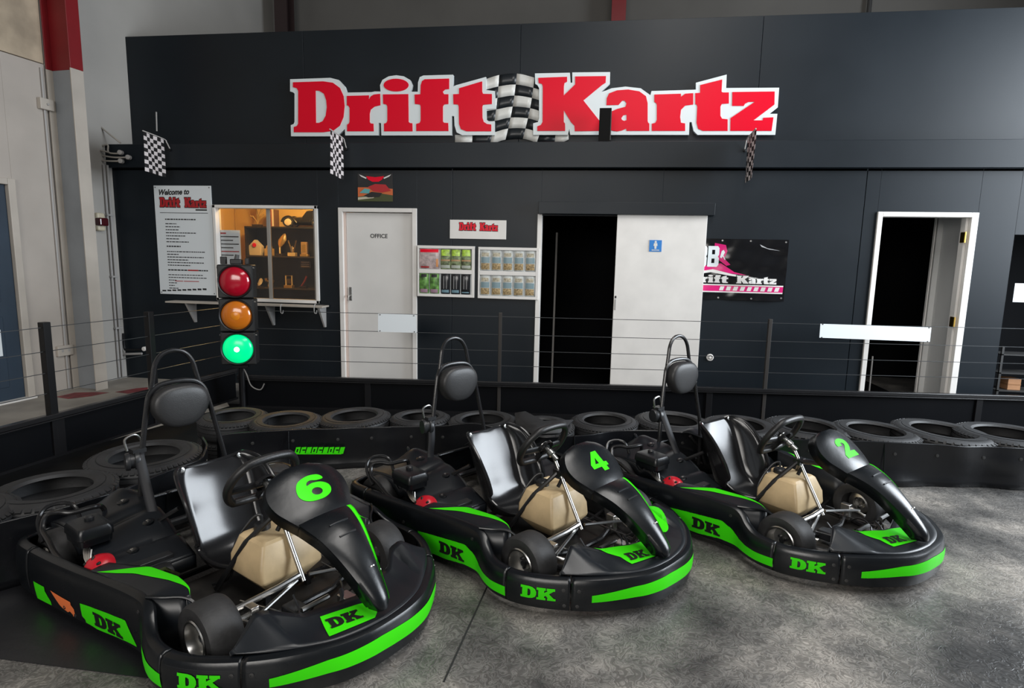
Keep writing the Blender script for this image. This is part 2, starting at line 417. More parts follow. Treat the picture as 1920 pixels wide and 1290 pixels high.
# steel portal column on the left wall ---------------------------------
def hcol(nm, label, a0, a1, z0, z1, zsplit, D_, off0=0.0):
    """H section: wall flange, web, room flange"""
    t = thing(nm, label, 'column', lpt((a0+a1)/2, 0, off0+.12))
    inv = Matrix.Translation(-Vector(t.location))
    def part(n, mm, *args):
        o = lbox(*args).build(n, mm, t, smooth=0, bevel=.003); o.matrix_parent_inverse = inv; return o
    W = a1-a0; am = (a0+a1)/2
    for za, zb, mw, mf in ((z0, zsplit, M_STEELG, M_STEELB), (zsplit, z1, M_REDP, M_REDP)):
        part('flange', mf if za else mf, a0, a1, off0, off0+.014, za, zb)
        part('web', mw, am-.006, am+.006, off0+.014, off0+D_-.014, za, zb)
        part('flange', mf, a0, a1, off0+D_-.014, off0+D_, za, zb)
    return t
ZS = 3.36
a_near = onl(84, 121)[0]
lo_, hi_ = .02, .6
for _ in range(40):
    md_ = (lo_+hi_)/2
    if onl(132, 126, md_)[0] > a_near: lo_ = md_
    else: hi_ = md_
CO = md_; a_far = onl(156.4, 132.5, CO)[0]
hcol('steel_column', 'steel column on the left wall, red above and grey-beige below', a_near, a_far, 0, 7.15, onl(144, 130, CO)[1], CO)
def simple_col(nm, label, x, y, z0, z1, m):
    t = thing(nm, label, 'column', (x, y, z0))
    for n, c, sz in (('flange', (0, -.11, (z1-z0)/2), (.2, .014, z1-z0)), ('flange', (0, .11, (z1-z0)/2), (.2, .014, z1-z0)), ('web', (0, 0, (z1-z0)/2), (.012, .206, z1-z0))):
        MB().box(c, sz).build(n, m, t, smooth=0)
    return t
c = ony(533, 20, fy-.35); simple_col('steel_column', 'dark steel column in the far corner above the partition', c[0], fy-.35, 0, 7.1, mat('dark_brown_steel', (0.035, 0.02, 0.02), 0.5))
c = ony(1160, 20, fy-.2); simple_col('steel_column', 'dark red steel column on the far wall above the big letters', c[0], fy-.2, 0, 7.1, M_REDP)
c = ony(1630, 12, fy-.08)
tag(MB().tube([(c[0], fy-.08, 0.0), (c[0], fy-.08, 7.1)], .03).build('downpipe', mat('dark_pipe', (0.05, 0.05, 0.05), 0.5)), 'dark pipe on the far wall above the partition, upper right', 'pipe')

# ================================================================== KARTS
# plan outline of the bumper band, nose to tail (forward u, half width, top height)
OUT = [(0.065, 0, .185), (0.06, .10, .185), (0.035, .20, .185), (-.015, .29, .185), (-.085, .385, .183), (-.17, .465, .178), (-.27, .54, .175), (-.37, .588, .174), (-.46, .602, .176), (-.53, .595, .182),
       (-.585, .578, .205), (-.625, .562, .238), (-.67, .556, .256), (-.78, .566, .258), (-.95, .592, .254), (-1.12, .622, .250), (-1.3, .648, .246), (-1.45, .664, .243), (-1.56, .672, .242),
       (-1.62, .658, .242), (-1.655, .615, .242), (-1.675, .53, .242), (-1.69, .35, .24), (-1.70, .15, .24), (-1.70, 0, .24)]
_P = np.array(cat(OUT, 10)); _S = np.concatenate([[0], np.cumsum(np.linalg.norm(np.diff(_P[:, :2], axis=0), axis=1))])
SMAX = _S[-1]; ZB = 0.034
def s_of_u(u): return float(_S[np.argmin(np.abs(_P[:, 0]-u) + (_P[:, 0] < -1.61)*9)])
def outl(s):
    a = min(abs(s), SMAX); p = [np.interp(a, _S, _P[:, k]) for k in range(3)]
    e = .012; q = [np.interp(min(a+e, SMAX), _S, _P[:, k])-np.interp(max(a-e, 0), _S, _P[:, k]) for k in range(2)]
    if a < e: q = [0, 1]
    n = np.array([q[1], -q[0]]); n = n/(np.linalg.norm(n)+1e-9)            # outward on the +v half
    sg = -1 if s > 0 else 1
    return p[0], p[1]*sg, p[2], n[0], n[1]*sg
def bulge(h): return 0.010*math.sin(math.pi*min(max(h, 0), 1))
def SB(s, z, off=0.0):
    u, v, zt, nu, nv = outl(s); h = (z-ZB)/(zt-ZB); o = off+bulge(h)
    return (u+nu*o, v+nv*o, z)
PROF = [(-.00, -.035), (0, -.010), (.05, 0), (.25, 0), (.5, 0), (.75, 0), (.90, 0), (.965, -.004), (1.0, -.016), (1.0, -.032), (.96, -.042)]
def band(s0, s1, n=40):
    def f(i, j):
        s = s0+(s1-s0)*i; h, o = PROF[int(round(j*(len(PROF)-1)))]
        u, v, zt, nu, nv = outl(s); z = ZB+(zt-ZB)*h; o += bulge(h)
        return (u+nu*o, v+nv*o, z)
    return MB().grid(f, n, len(PROF))
def strip(u0, u1, lo, hi, side=1, n=24, off=.003, ss=None):
    """decal between two height curves; lo/hi are [(u, z)...]"""
    lo, hi = np.array(sorted(lo)), np.array(sorted(hi))
    def f(i, j):
        u = u0+(u1-u0)*i; s = s_of_u(u)*side
        z = np.interp(u, lo[:, 0], lo[:, 1])*(1-j)+np.interp(u, hi[:, 0], hi[:, 1])*j
        return SB(s, z, off)
    return MB().grid(f, n, 4)
def spoly(pts, side=1, off=.003, thick=0.001):
    """decal polygon in (u, z) on the side"""
    v, f = glyph([dense(pts, .02)], 0)
    return mapped(v, f, lambda x, y: SB(s_of_u(x)*side, y, off))
# slab letters D and K in a unit box
def slabD():
    o = [(0, 1), (.50, 1), (.70, .95), (.86, .82), (.93, .62), (.93, .38), (.86, .18), (.70, .05), (.5, 0), (0, 0), (0, .2), (.1, .2), (.1, .8), (0, .8)]
    i = [(.42, .78), (.50, .78), (.58, .70), (.60, .5), (.58, .30), (.5, .22), (.42, .22)]
    return [o, i]
def slabK():
    return [[(0, 1), (.52, 1), (.52, .80), (.44, .80), (.44, .62), (.66, .80), (.58, .80), (.58, 1), (1.06, 1), (1.06, .80), (.98, .80), (.72, .56), (1.0, .2), (1.1, .2), (1.1, 0), (.62, 0), (.62, .2), (.66, .2), (.52, .40), (.44, .32), (.44, .2), (.52, .2), (.52, 0), (0, 0), (0, .2), (.1, .2), (.1, .8), (0, .8)]]
def DKglyph(w, h, slant=0.0):
    k = w/2.05
    cs = [[((x)*k, y*h) for x, y in c] for c in slabD()] + [[((x+.95)*k, y*h) for x, y in c] for c in slabK()]
    cs = [[(x+slant*y-w/2, y-h/2) for x, y in c] for c in cs]
    return glyph([dense(c, .012) for c in cs], 0)
def dk_side(uc, zc, w, h, side=1, off=.0045, slant=0.0):
    v, f = DKglyph(w, h, slant); s0 = s_of_u(uc)*side
    return mapped(v, f, lambda x, y: SB(s0-x, zc+y, off))
NUM = {
 '6': [cat([(.0, .42), (.05, .75), (.2, 1.02), (.5, 1.15), (.8, 1.12), (.93, 1.0), (.93, .87), (.72, .86), (.55, .93), (.42, .88), (.37, .74), (.55, .79), (.8, .74), (.97, .58), (1.0, .38), (.9, .16), (.7, .03), (.5, 0), (.25, .04), (.08, .18)], 5, True),
       [(.55+.16*math.cos(a*math.pi/10), .38+.17*math.sin(a*math.pi/10)) for a in range(20)]],
 '4': [[(.5, 1.15), (.84, 1.15), (.84, .46), (1.02, .46), (1.02, .24), (.84, .24), (.84, .0), (.5, 0), (.5, .24), (0, .24), (0, .5)], [(.5, .46), (.27, .46), (.5, .80)]],
 '2': [cat([(.02, .76), (.06, .98), (.28, 1.14), (.6, 1.15), (.88, 1.02), (.95, .80), (.82, .56), (.56, .34)], 5)+[(.98, .32), (.98, 0), (.0, 0), (.0, .2)]+cat([(.02, .24), (.3, .5), (.55, .70), (.59, .84), (.48, .91), (.38, .86), (.36, .74)], 5)],
}
def loftshell(st, nt=13, skirt=True, sk=.05):
    """st: (u, z, half width, crown) -> sheet with down-turned skirts"""
    U = np.array(cat([s[:2] for s in st], 5)); Wd = np.array(cat([s[2:4] for s in st], 5)); n = len(U)
    tan = np.gradient(U, axis=0); tan /= np.linalg.norm(tan, axis=1)[:, None]
    nor = np.stack([-tan[:, 1], tan[:, 0]], 1)
    nor[nor[:, 1] < 0] *= -1
    def pos(i, t, d=0.0):
        c = U[i]; w_, cr = Wd[i]
        o = cr*(1-abs(t)**2.4)+d
        return (c[0]+nor[i][0]*o, w_*t, c[1]+nor[i][1]*o)
    ts = [-1+2*k/(nt-1) for k in range(nt)]
    def f(a, b):
        i = int(round(a*(n-1))); j = int(round(b*(nt+1)))
        if j == 0: p = pos(i, -1, -sk); return (p[0], p[1]*0.94, p[2])
        if j == nt+1: p = pos(i, 1, -sk); return (p[0], p[1]*0.94, p[2])
        return pos(i, ts[j-1])
    return MB().grid(f, n, nt+2), pos, U, Wd

def wheel(root, u, v, r, wd, side, rimr):
    """side -1: near; outer face looks away from the kart"""
    t = MB(); h = wd/2
    prof = [(rimr, -h*.86), (rimr+.012, -h*.95), (r-.03, -h), (r-.010, -h*.93), (r-.001, -h*.72), (r, -h*.3), (r, h*.3), (r-.001, h*.72), (r-.010, h*.93), (r-.03, h), (rimr+.012, h*.95), (rimr, h*.86), (rimr-.004, 0)]
    t.lathe(prof, (u, v, r), (0, 1, 0), 36, closed=True)
    o = t.build('wheel', M_RUB, root)
    g = MB(); s = side
    g.lathe([(rimr+.004, s*h*.93), (rimr-.001, s*h*.985), (rimr-.008, s*h*.97), (rimr-.012, s*h*.75), (rimr-.014, s*h*.1), (.035, s*h*.0), (.03, s*h*.35), (.0005, s*h*.4)], (u, v, r), (0, 1, 0), 28)
    g.build('rim', M_ALU, o)
    n = MB()
    for k in range(3):
        a = k*2.094+.4; n.lathe([(.007, s*h*.1), (.007, s*h*.5), (.0005, s*h*.52)], (u+.024*math.cos(a), v, r+.024*math.sin(a)), (0, 1, 0), 8)
    n.lathe([(.014, s*h*.3), (.014, s*h*.62), (.0005, s*h*.65)], (u, v, r), (0, 1, 0), 10)
    n.build('hub_nut', M_ENG, o)
    return o

def bolts(root, sp, rr=.008):
    for (s, z) in sp:
        u, v, zt, nu, nv = outl(s); p = SB(s, z, .001)
        MB().lathe([(rr, 0), (rr, .003), (rr*.6, .0035), (rr*.55, .0015), (.0004, .0015)], p, (nu, nv, 0), 10).build('bolt', M_ALU if rr > .009 else mat('dark_bolt', (.10, .10, .10), .35, metal=.8), root)

def make_kart(num, label, loc, rz, fair_dz, style):
    R = thing('go_kart', label, 'go-kart', loc, rz, 'black and green rental go-karts')
    sSplit, sSeam, sRear = s_of_u(-.165), s_of_u(-.405), s_of_u(-1.46)
    # ---- bumper band pieces
    fb = band(-sSplit+.003, sSplit-.003, 60).build('front_bumper', M_PLAST, R, solid=.004)
    fs_, fl_, fh_ = [-.40, -.20, .05, .25, .44], [.062, .078, .092, .098, .086], [.122, .138, .152, .146, .118]
    MB().grid(lambda i, j: (lambda q: SB(q, np.interp(q, fs_, fl_)*(1-j)+np.interp(q, fs_, fh_)*j, .003))(.44-.84*i), 60, 4).build('green_stripe', M_GREEN, fb)
    bolts(fb, [(sSplit-.035, .135), (sSplit-.03, .065), (-sSplit+.03, .14), (-sSplit+.03, .07)])
    for side in (1, -1):
        cp = band(side*(sSplit+.003), side*(sSeam-.002), 30).build('corner_panel', M_PLAST, R, solid=.004)
        dk_side(-.272, .111, .15, .054, side).build('dk_lettering', M_GREEN, cp, smooth=0, fixn=False)
        bolts(cp, [(side*(sSplit+.03), .135), (side*(sSplit+.025), .065)])
        MB().grid(lambda i, j: SB(side*(sSplit+.02+(sSeam-sSplit-.04)*i), .150+.003*j, .0025), 24, 2).build('panel_crease', M_PANEL, cp)
        pod = band(side*(sSeam+.002), side*(sRear-.002), 70).build('side_pod', M_PLAST, R, solid=.004)
        if style == 6:
            strip(-.565, -.412, [(-.58, .060), (-.412, .058)], [(-.58, .150), (-.50, .122), (-.412, .112)], side).build('green_panel', M_GREEN, pod)
            spoly([(-1.057, .132), (-1.055, .075), (-1.03, .050), (-.96, .042), (-.70, .062), (-.695, .068), (-.754, .152)], side).build('green_panel', M_GREEN, pod, smooth=0, fixn=False)
            dk_side(-.885, .090, .185, .062, side).build('dk_lettering', M_GDARK, pod, smooth=0, fixn=False)
            spoly([(-1.267, .124), (-1.125, .116), (-1.105, .09), (-1.115, .048), (-1.14, .068), (-1.165, .058), (-1.215, .075)], side).build('orange_marker', M_ORANGE, pod, smooth=0, fixn=False)
            spoly([(-1.405, .122), (-1.32, .124), (-1.28, .048), (-1.405, .040)], side).build('green_panel', M_GREEN, pod, smooth=0, fixn=False)
            bolts(pod, [(side*s_of_u(-1.18), .075), (side*s_of_u(-.665), .215), (side*s_of_u(-1.1), .06)])
        else:
            strip(-1.03, -.412, [(-1.03, .062), (-.98, .046), (-.85, .046), (-.73, .062), (-.65, .062), (-.585, .060), (-.5, .056), (-.41, .058)], [(-1.03, .142), (-.72, .168), (-.66, .142), (-.61, .116), (-.56, .104), (-.5, .100), (-.41, .104)], side, 60).build('green_panel', M_GREEN, pod)
            dk_side(-.81, .104, .165, .062, side).build('dk_lettering', M_GDARK, pod, smooth=0, fixn=False)
            bolts(pod, [(side*s_of_u(-1.14), .16), (side*s_of_u(-.68), .21), (side*s_of_u(-1.14), .07)])
            spoly([(-1.275, .126), (-1.145, .144), (-1.084, .078), (-1.12, .064), (-1.228, .066)], side).build('green_marker', M_GREEN, pod, smooth=0, fixn=False)
            spoly([(-1.238, .112), (-1.16, .122), (-1.128, .088), (-1.145, .082), (-1.215, .084)], side, .0045).build('dark_marker_window', mat('dark_red_marker', (.10, .012, .008), .3), pod, smooth=0, fixn=False)
        # pod top: flat deck with the wheel-well wall turning down at its front end
        def inner(u):                     # half width of the deck's inner edge
            return np.interp(u, [-1.45, -1.15, -1.0, -.85, -.70, -.60, -.55], [.60, .56, .50, .43, .40, .405, .43])
        def deck(i, j, dz=0.0):
            u = -1.04+.48*i
            s = s_of_u(u); uu, vv, zt, nu, nv = outl(s)
            vo = abs(vv)-.028; uo = u
            if u > -.66: vo = np.interp(u, [-.66, -.56], [.53, .44])
            vi = min(inner(u), vo-.002)
            v_ = vo*(1-j)+vi*j
            z = np.interp(u, [-1.42, -1.0, -.66, -.56], [.243, .256, .256, .246])+.012*math.sin(j*math.pi*.6)*min(1, (vo-vi)/.1)+dz
            return (u, -side*v_, z)
        dk = MB().grid(deck, 40, 8)
        dk.grid(lambda i, j: (deck(1, i)[0]+.001, deck(1, i)[1], deck(1, i)[2]*(1-j)+.05*j), 8, 3)                     # front wall
        dk.grid(lambda i, j: (lambda p: (p[0], p[1], p[2]*(1-j)+.05*j))(deck(i, 1)), 40, 3)                       # inner wall
        dk.grid(lambda i, j: (lambda p: (p[0], p[1], p[2]*(1-j)+.05*j))((lambda u: (u, -side*np.interp(u, [-.66, -.56], [.53, .44]), .252))(-.66+.1*i)), 6, 3)
        d_ = dk.build('pod_deck', M_PANEL, R, solid=.004)
        def flash(i, j):
            u = -1.0+.435*i; lo = np.interp(i, [0, .3, .7, 1], [.02, .45, .72, .97]); hi = np.interp(i, [0, .3, .7, 1], [.04, .98, .98, .99])
            p = deck((u+1.04)/.48, lo*(1-j)+hi*j, .0035); return p
        MB().grid(flash, 30, 5).build('green_flash', M_GREEN, d_)
        MB().tube(cat([(-.66, -side*.535, .262), (-.61, -side*.50, .262), (-.565, -side*.45, .256), (-.53, -side*.425, .235), (-.50, -side*.42, .19)], 5), .006, 8).build('well_edge', M_PLAST, d_)
    rb = band(sRear+.002, SMAX, 50); rb.grid(lambda i, j: (lambda p: p)((lambda s, h: (lambda o: (o[0]+o[3]*(PROF[h][1]+bulge(PROF[h][0])), o[1]+o[4]*(PROF[h][1]+bulge(PROF[h][0])), ZB+(o[2]-ZB)*PROF[h][0]))(outl(s)))(-(SMAX+(sRear+.002-SMAX)*i), int(round(j*(len(PROF)-1))))), 50, len(PROF))
    rb = rb.build('rear_bumper', M_PLAST, R, solid=.004)
    # ---- front panel between bumper and nose
    vq = np.array([_P[k, 1] for k in range(len(_P)) if _P[k, 0] > -.30]); uq = np.array([_P[k, 0] for k in range(len(_P)) if _P[k, 0] > -.30])
    def fpan(v, j, dz=0.0):
        a = abs(v); uo = np.interp(a, vq, uq)-.022-.02*(a/.46); ui = np.interp(a, [0, .22, .30, .36, .46], [-.135, -.19, -.265, -.255, -.21])
        zi = np.interp(a, [0, .2, .30, .35, .42, .47], [.205, .212, .245, .262, .215, .190]); ui = min(ui, uo-.004)
        zz = .187*(1-j)+zi*j - .012*math.sin(math.pi*j)*(1 if a < .3 else 0)
        return (uo*(1-j)+ui*j, v, zz+dz)
    def fz_at(u, v, dz=.003):
        o, i = fpan(v, 0), fpan(v, 1); j = min(max((u-o[0])/(i[0]-o[0]), 0), 1); return (u, v, fpan(v, j)[2]+dz)
    fp = MB().grid(lambda i, j: fpan(-.465+.93*i, j), 61, 9)
    fp.grid(lambda i, j: (lambda p: (p[0]-.002, p[1], p[2]*(1-j)+(.19-.06*j)*j))(fpan(-.465+.93*i, 1)), 61, 2)
    fp = fp.build('front_panel', M_PANEL, R, solid=.004)
    if style == 6: gp = [(-.135, -.165), (-.095, -.02), (-.085, .005), (-.02, .012), (.012, -.03), (-.028, -.205)]
    else: gp = [(-.215, -.235), (-.165, -.20), (-.115, -.165), (-.052, -.165), (-.012, .02), (-.115, .065), (-.14, -.06)]
    v, f = glyph([dense(gp, .015)], 0)
    mapped(v, f, lambda u, v_: fz_at(u, v_, .004)).build('green_panel', M_GREEN, fp, smooth=0, fixn=False)
    v, f = DKglyph(.125 if style == 6 else .112, .055 if style == 6 else .05, -.1)
    cu_, cv_ = (-.066, -.105) if style == 6 else (-.078, -.085); ca, sa = math.cos(.28), math.sin(.28)
    mapped(v, f, lambda x, y: fz_at(cu_-(y*ca-x*sa), cv_+x*ca+y*sa, .006)).build('dk_lettering', M_GDARK, fp, smooth=0, fixn=False)
    if style == 4:
        v, f = glyph([dense(cat([(-.27, .30), (-.21, .335), (-.13, .27), (-.11, .21), (-.16, .20), (-.23, .24)], 4, True), .015)], 0)
        mapped(v, f, lambda u, v_: fz_at(u, v_, .004)).build('green_sticker', M_GREEN, fp, smooth=0, fixn=False)
    # ---- nose fairing and number panel
    dz = fair_dz
    st = [(.022, .205+dz*.3, .022, .010), (.012, .235+dz*.4, .034, .016), (-.04, .290+dz*.5, .050, .022), (-.12, .366+dz*.7, .074, .026), (-.20, .425+dz*.9, .098, .026), (-.275, .458+dz, .118, .022), (-.315, .468+dz, .122, .016)]
    ms, pos, U, Wd = loftshell(st, 13, sk=.055)
    nf = ms.build('nose_fairing', M_PLAST, R, solid=.005, smooth=50)
    n = len(U)
    MB().grid(lambda i, j: (lambda p, q: (p[0]*(1-j)+q[0]*j, (p[1]*(1-j)+q[1]*.95*j)+.003, p[2]*(1-j)+q[2]*j))(pos(int(4+i*(n-6)), .97, .004), pos(int(4+i*(n-6)), 1, -.045)), 26, 3).build('green_edge', M_GREEN, nf)
    MB().grid(lambda i, j: pos(int(4+i*(n-6)), .80+.2*j, .003), 26, 3).build('green_edge', M_GREEN, nf)
    MB().tube([pos(n-12, t, .004) for t in (-.45, -.2, .1, .35)], .004, 6).build('slot', M_ENG, nf)
    MB().tube([pos(n-9, t, .004) for t in (-.45, -.2, .1, .35)], .004, 6).build('slot', M_PANEL, nf)
    MB().lathe([(.011, 0), (.011, .004), (.005, .005), (.0004, .005)], pos(n//2-3, .25, .002), (-.6, 0, .8), 12).build('bolt', M_ALU, nf)
    st = [(-.292, .450+dz, .108, .022), (-.335, .482+dz, .142, .030), (-.385, .514+dz, .170, .034), (-.43, .549+dz, .176, .032), (-.465, .583+dz, .156, .026), (-.488, .607+dz, .116, .018), (-.503, .623+dz, .058, .008)]
    ms, pos2, U2, W2 = loftshell(st, 15, sk=.060)
    pl = ms.build('number_panel', M_PLAST, R, solid=.005, smooth=50)
    seg = np.concatenate([[0], np.cumsum(np.linalg.norm(np.diff(U2, axis=0), axis=1))])
    v, f = glyph([dense(c, .06) for c in NUM[num]], 0)
    hgt = .128 if num == '6' else .125
    wdt = .150 if num == '6' else .115
    ic = np.interp(-.41, U2[::-1, 0], np.arange(len(U2))[::-1]); sc0 = np.interp(ic, np.arange(len(U2)), seg)
    def onplate(x, y):
        s = sc0+(y-.575)/1.15*hgt; i = np.interp(s, seg, np.arange(len(U2))); i0 = min(int(i), len(U2)-2); fr = i-i0
        vv = (x-.5)*wdt
        a = pos2(i0, vv/W2[i0][0], .004); b = pos2(i0+1, vv/W2[i0+1][0], .004)
        return (a[0]*(1-fr)+b[0]*fr, vv, a[2]*(1-fr)+b[2]*fr)
    mapped(v, f, onplate, .12).build('number_'+{'6': 'six', '4': 'four', '2': 'two'}[num], M_GREEN, pl, smooth=0, fixn=False)
    MB().box((-.43, 0, .50+dz), (.03, .05, .14)).build('panel_bracket', M_TUBE, R)
    # ---- chassis
    MB().bx(-1.02, -.16, -.30, .30, .040, .048).build('floor_tray', mat('scuffed_floor_tray', (.030, .028, .026), .5, var=.5, vscale=10), R, bevel=.002)
    ch = MB()
    for s in (1, -1):
        ch.tube(cat([(-.14, s*.16, .06), (-.30, s*.22, .065), (-.55, s*.30, .07), (-1.0, s*.33, .075), (-1.5, s*.31, .09), (-1.64, s*.30, .12)], 6), .015, 8)
        ch.tube([(-1.45, s*.30, .09), (-1.50, s*.30, .20), (-1.52, s*.20, .30)], .012, 8)
    for u in (-.16, -.62, -1.05, -1.62): ch.tube([(u, -.30 if u < -.3 else -.17, .068), (u, .30 if u < -.3 else .17, .068)], .013, 8)
    ch.tube([(-1.5, -.55, .14), (-1.5, .55, .14)], .018, 10)
    for s in (1, -1):
        ch.tube([(-.62, s*.3, .07), (-.64, s*.50, .09), (-.90, s*.52, .09), (-.95, s*.32, .08)], .011, 8)
        ch.tube([(-.14, s*.16, .06), (-.02, s*.16, .10), (.02, s*.05, .11)], .010, 8)
    ch.build('chassis_frame', M_TUBE, R)
    for s in (1, -1):
        ax = MB().tube([(-.456, s*.34, .125), (-.456, s*.24, .13)], .014, 10)
        ax.box((-.456, s*.245, .12), (.05, .035, .09)); ax.tube([(-.456, s*.30, .13), (-.36, s*.26, .12)], .009, 8)
        ax.build('stub_axle', M_ALU, R, bevel=.003)
    MB().tube([(-.456, -.23, .10), (-.42, -.1, .085), (-.42, .1, .085), (-.456, .23, .10)], .015, 10).build('front_beam', M_TUBE, R)
    for s in (1, -1): MB().tube([(-.40, s*.28, .135), (-.475, s*.03, .165)], .008, 8).build('tie_rod', M_CHROME, R)
    MB().tube([(-.50, -.29, .15), (-.47, -.12, .175), (-.47, -.02, .185)], .013, 10).build('track_bar', M_ALU, R)
    wheel(R, -.456, -.405, .131, .135, -1, .075); wheel(R, -.456, .405, .131, .135, 1, .075)
    wheel(R, -1.5, -.50, .140, .20, -1, .068); wheel(R, -1.5, .50, .140, .20, 1, .068)
    # pedals and their linkages
    for s in (1, -1):
        p = MB(); p.tube(cat([(-.30, s*.15, .06), (-.25, s*.15, .13), (-.21, s*.14, .21)], 4), .008, 8); p.tube([(-.21, s*.19, .21), (-.21, s*.07, .21)], .010, 8); p.build('pedal', M_CHROME, R)
        q = MB(); q.tube([(-.25, s*.15, .13), (-.42, s*.17, .12), (-.62, s*.20, .10)], .004, 6); q.build('pedal_rod', M_CHROME, R)
    MB().tube(cat([(-.22, -.20, .09), (-.16, -.13, .14), (-.15, -.06, .20), (-.20, -.02, .22)], 5), .007, 8).build('brake_hose', M_ENG, R)
    for k, pts in enumerate([[(-.30, -.28, .10), (-.26, -.20, .17), (-.33, -.12, .12), (-.40, -.10, .16)], [(-.28, -.05, .08), (-.22, 0, .16), (-.30, .06, .18), (-.38, .10, .12)], [(-.35, .12, .08), (-.24, .14, .17), (-.20, .10, .13)]]):
        MB().tube(cat(pts, 5), .0045, 6).build('cable', M_ENG, R)
    mc = MB().box((-.24, .05, .12), (.09, .05, .05)).tube([(-.19, .05, .12), (-.15, .05, .12)], .014, 8)
    mc.build('brake_cylinder', M_ALU, R, bevel=.004)
    MB().box((-.38, -.10, .095), (.11, .07, .05)).build('steering_stop', M_ENG, R, bevel=.008)
    # ---- steering
    hub = Vector((-.735, 0, .525)); axd = Vector((-.86, 0, .50)).normalized()
    sw = MB(); e1 = Vector((0, 1, 0)); e2 = axd.cross(e1).normalized()
    if e2.z < 0: e2 = -e2
    ring = []
    for k in range(48):
        a = 2*math.pi*k/48; x, y = .158*math.cos(a), .150*math.sin(a)
        if y < -.105: y = -.105-(abs(y)-.105)*.15
        if y > .12: y = .12+(y-.12)*.35
        ring.append(hub+e1*x+e2*y+axd*.02)
    sw.tube(ring, .0185, 12, closed=True)
    so = sw.build('steering_wheel', mat('black_grip', (.012, .012, .013), .42, bump=.1, bscale=160), R)
    sp = MB()
    for a in (-.15, math.pi+.15, -math.pi/2):
        e = hub+e1*.15*math.cos(a)+e2*.11*math.sin(a)+axd*.016
        sp.tube([hub-axd*.004, e], .016, 8, flat=.35)
    sp.lathe([(.045, -.012), (.045, .004), (.03, .010), (.0005, .010)], hub, axd, 20); sp.build('spoke', M_TUBE, so)
    MB().lathe([(.026, .008), (.028, .014), (.016, .018), (.015, -.03), (.020, -.035), (.020, -.06), (.013, -.065), (.0125, -.10), (.001, -.10)], hub, axd, 18).build('quick_release', M_CHROME, so)
    top = hub-axd*.07; bot = Vector((-.47, 0, .15))
    MB().tube([top, bot], .0105, 12).build('steering_column', M_CHROME, R)
    sp = MB()
    mid = top.lerp(bot, .22)
    sp.tube([mid+Vector((0, -.02, 0)), (-.70, -.12, .30), (-.83, -.19, .07)], .012, 8); sp.tube([mid+Vector((0, .02, 0)), (-.70, .12, .30), (-.83, .19, .07)], .012, 8)
    sp.box(mid, (.04, .06, .035)); sp.tube([mid, (-.47, 0, .44+dz)], .013, 8); sp.tube([mid+Vector((.02, 0, -.03)), (-.62, -.02, .34)], .010, 8)
    sp.build('column_support', M_TUBE, R)
    # ---- fuel tank
    def rr(cx, cy, hx, hy, z, r, n=5):
        p = []
        for (sx, sy, a0) in ((1, 1, 0), (-1, 1, 90), (-1, -1, 180), (1, -1, 270)):
            for k in range(n+1):
                a = math.radians(a0+90*k/n); p.append((cx+sx*(hx-r)+r*math.cos(a), cy+sy*(hy-r)+r*math.sin(a), z))
        return p
    tk = MB().loft([rr(-.660, 0, .060, .080, .092, .010), rr(-.660, 0, .066, .088, .096, .012), rr(-.662, 0, .122, .146, .165, .014), rr(-.664, 0, .124, .148, .175, .014), rr(-.668, 0, .120, .146, .235, .014), rr(-.674, 0, .094, .116, .312, .014), rr(-.676, 0, .084, .104, .322, .014), rr(-.676, 0, .070, .09, .325, .012)])
    tk = tk.build('fuel_tank', M_TANK, R, smooth=24, bevel=.007)
    MB().lathe([(.036, 0), (.036, .022), (.028, .03), (.0005, .03)], (-.72, -.03, .322), (0, 0, 1), 16).build('filler_cap', M_ENG, tk)
    MB().tube(cat([(-.72, -.03, .345), (-.73, -.03, .385), (-.76, -.06, .36), (-.79, -.12, .26), (-.80, -.14, .12), (-.88, -.18, .07)], 6), .006, 8).build('fuel_hose', M_ENG, tk)
    MB().box((-.79, .06, .27), (.02, .10, .10)).build('tank_strap', M_TANK, tk, bevel=.006)
    for s in (1, -1): MB().bx(-.60, -.58, s*.10-.012, s*.10+.012, .048, .10).build('tank_foot', M_TUBE, tk)
    # ---- seat
    C_ = np.array(cat([(-.77, .165, .135, .012), (-.83, .142, .165, .040), (-.91, .122, .182, .085), (-.99, .128, .190, .125), (-1.05, .180, .192, .150), (-1.095, .270, .195, .155), (-1.135, .365, .198, .135), (-1.175, .450, .190, .095), (-1.20, .495, .165, .050), (-1.212, .512, .135, .025)], 5))
    tn = np.gradient(C_[:, :2], axis=0); tn /= np.linalg.norm(tn, axis=1)[:, None]; nr = np.stack([tn[:, 1], -tn[:, 0]], 1)      # up on the pan, forward on the back
    ns = len(C_)
    def seat(i, j):
        k = int(round(i*(ns-1))); t = -1+2*j; a = abs(t); w_, hh = C_[k, 2], C_[k, 3]
        g = max(0, (a-.50)/.50); vv = w_*(a/.50*.74 if a < .5 else .74+.26*math.sin(g*math.pi/2)*1.0)
        o = hh*(g**1.6) + .012*math.sin(max(0, 1-a/.5)*math.pi/2)*-1
        vv += .018*max(0, g-.75)/.25
        return (C_[k, 0]+nr[k][0]*o, math.copysign(vv, t), C_[k, 1]+nr[k][1]*o)
    so = MB().grid(seat, ns, 33).build('seat', M_SEAT, R, solid=.010, smooth=60)
    MB().tube([seat(i/40, 0) for i in range(41)]+[seat(1, j/16) for j in range(1, 17)]+[seat(1-i/40, 1) for i in range(1, 41)]+[seat(0, 1-j/16) for j in range(1, 17)], .009, 8, closed=True).build('rolled_edge', M_SEAT, so)
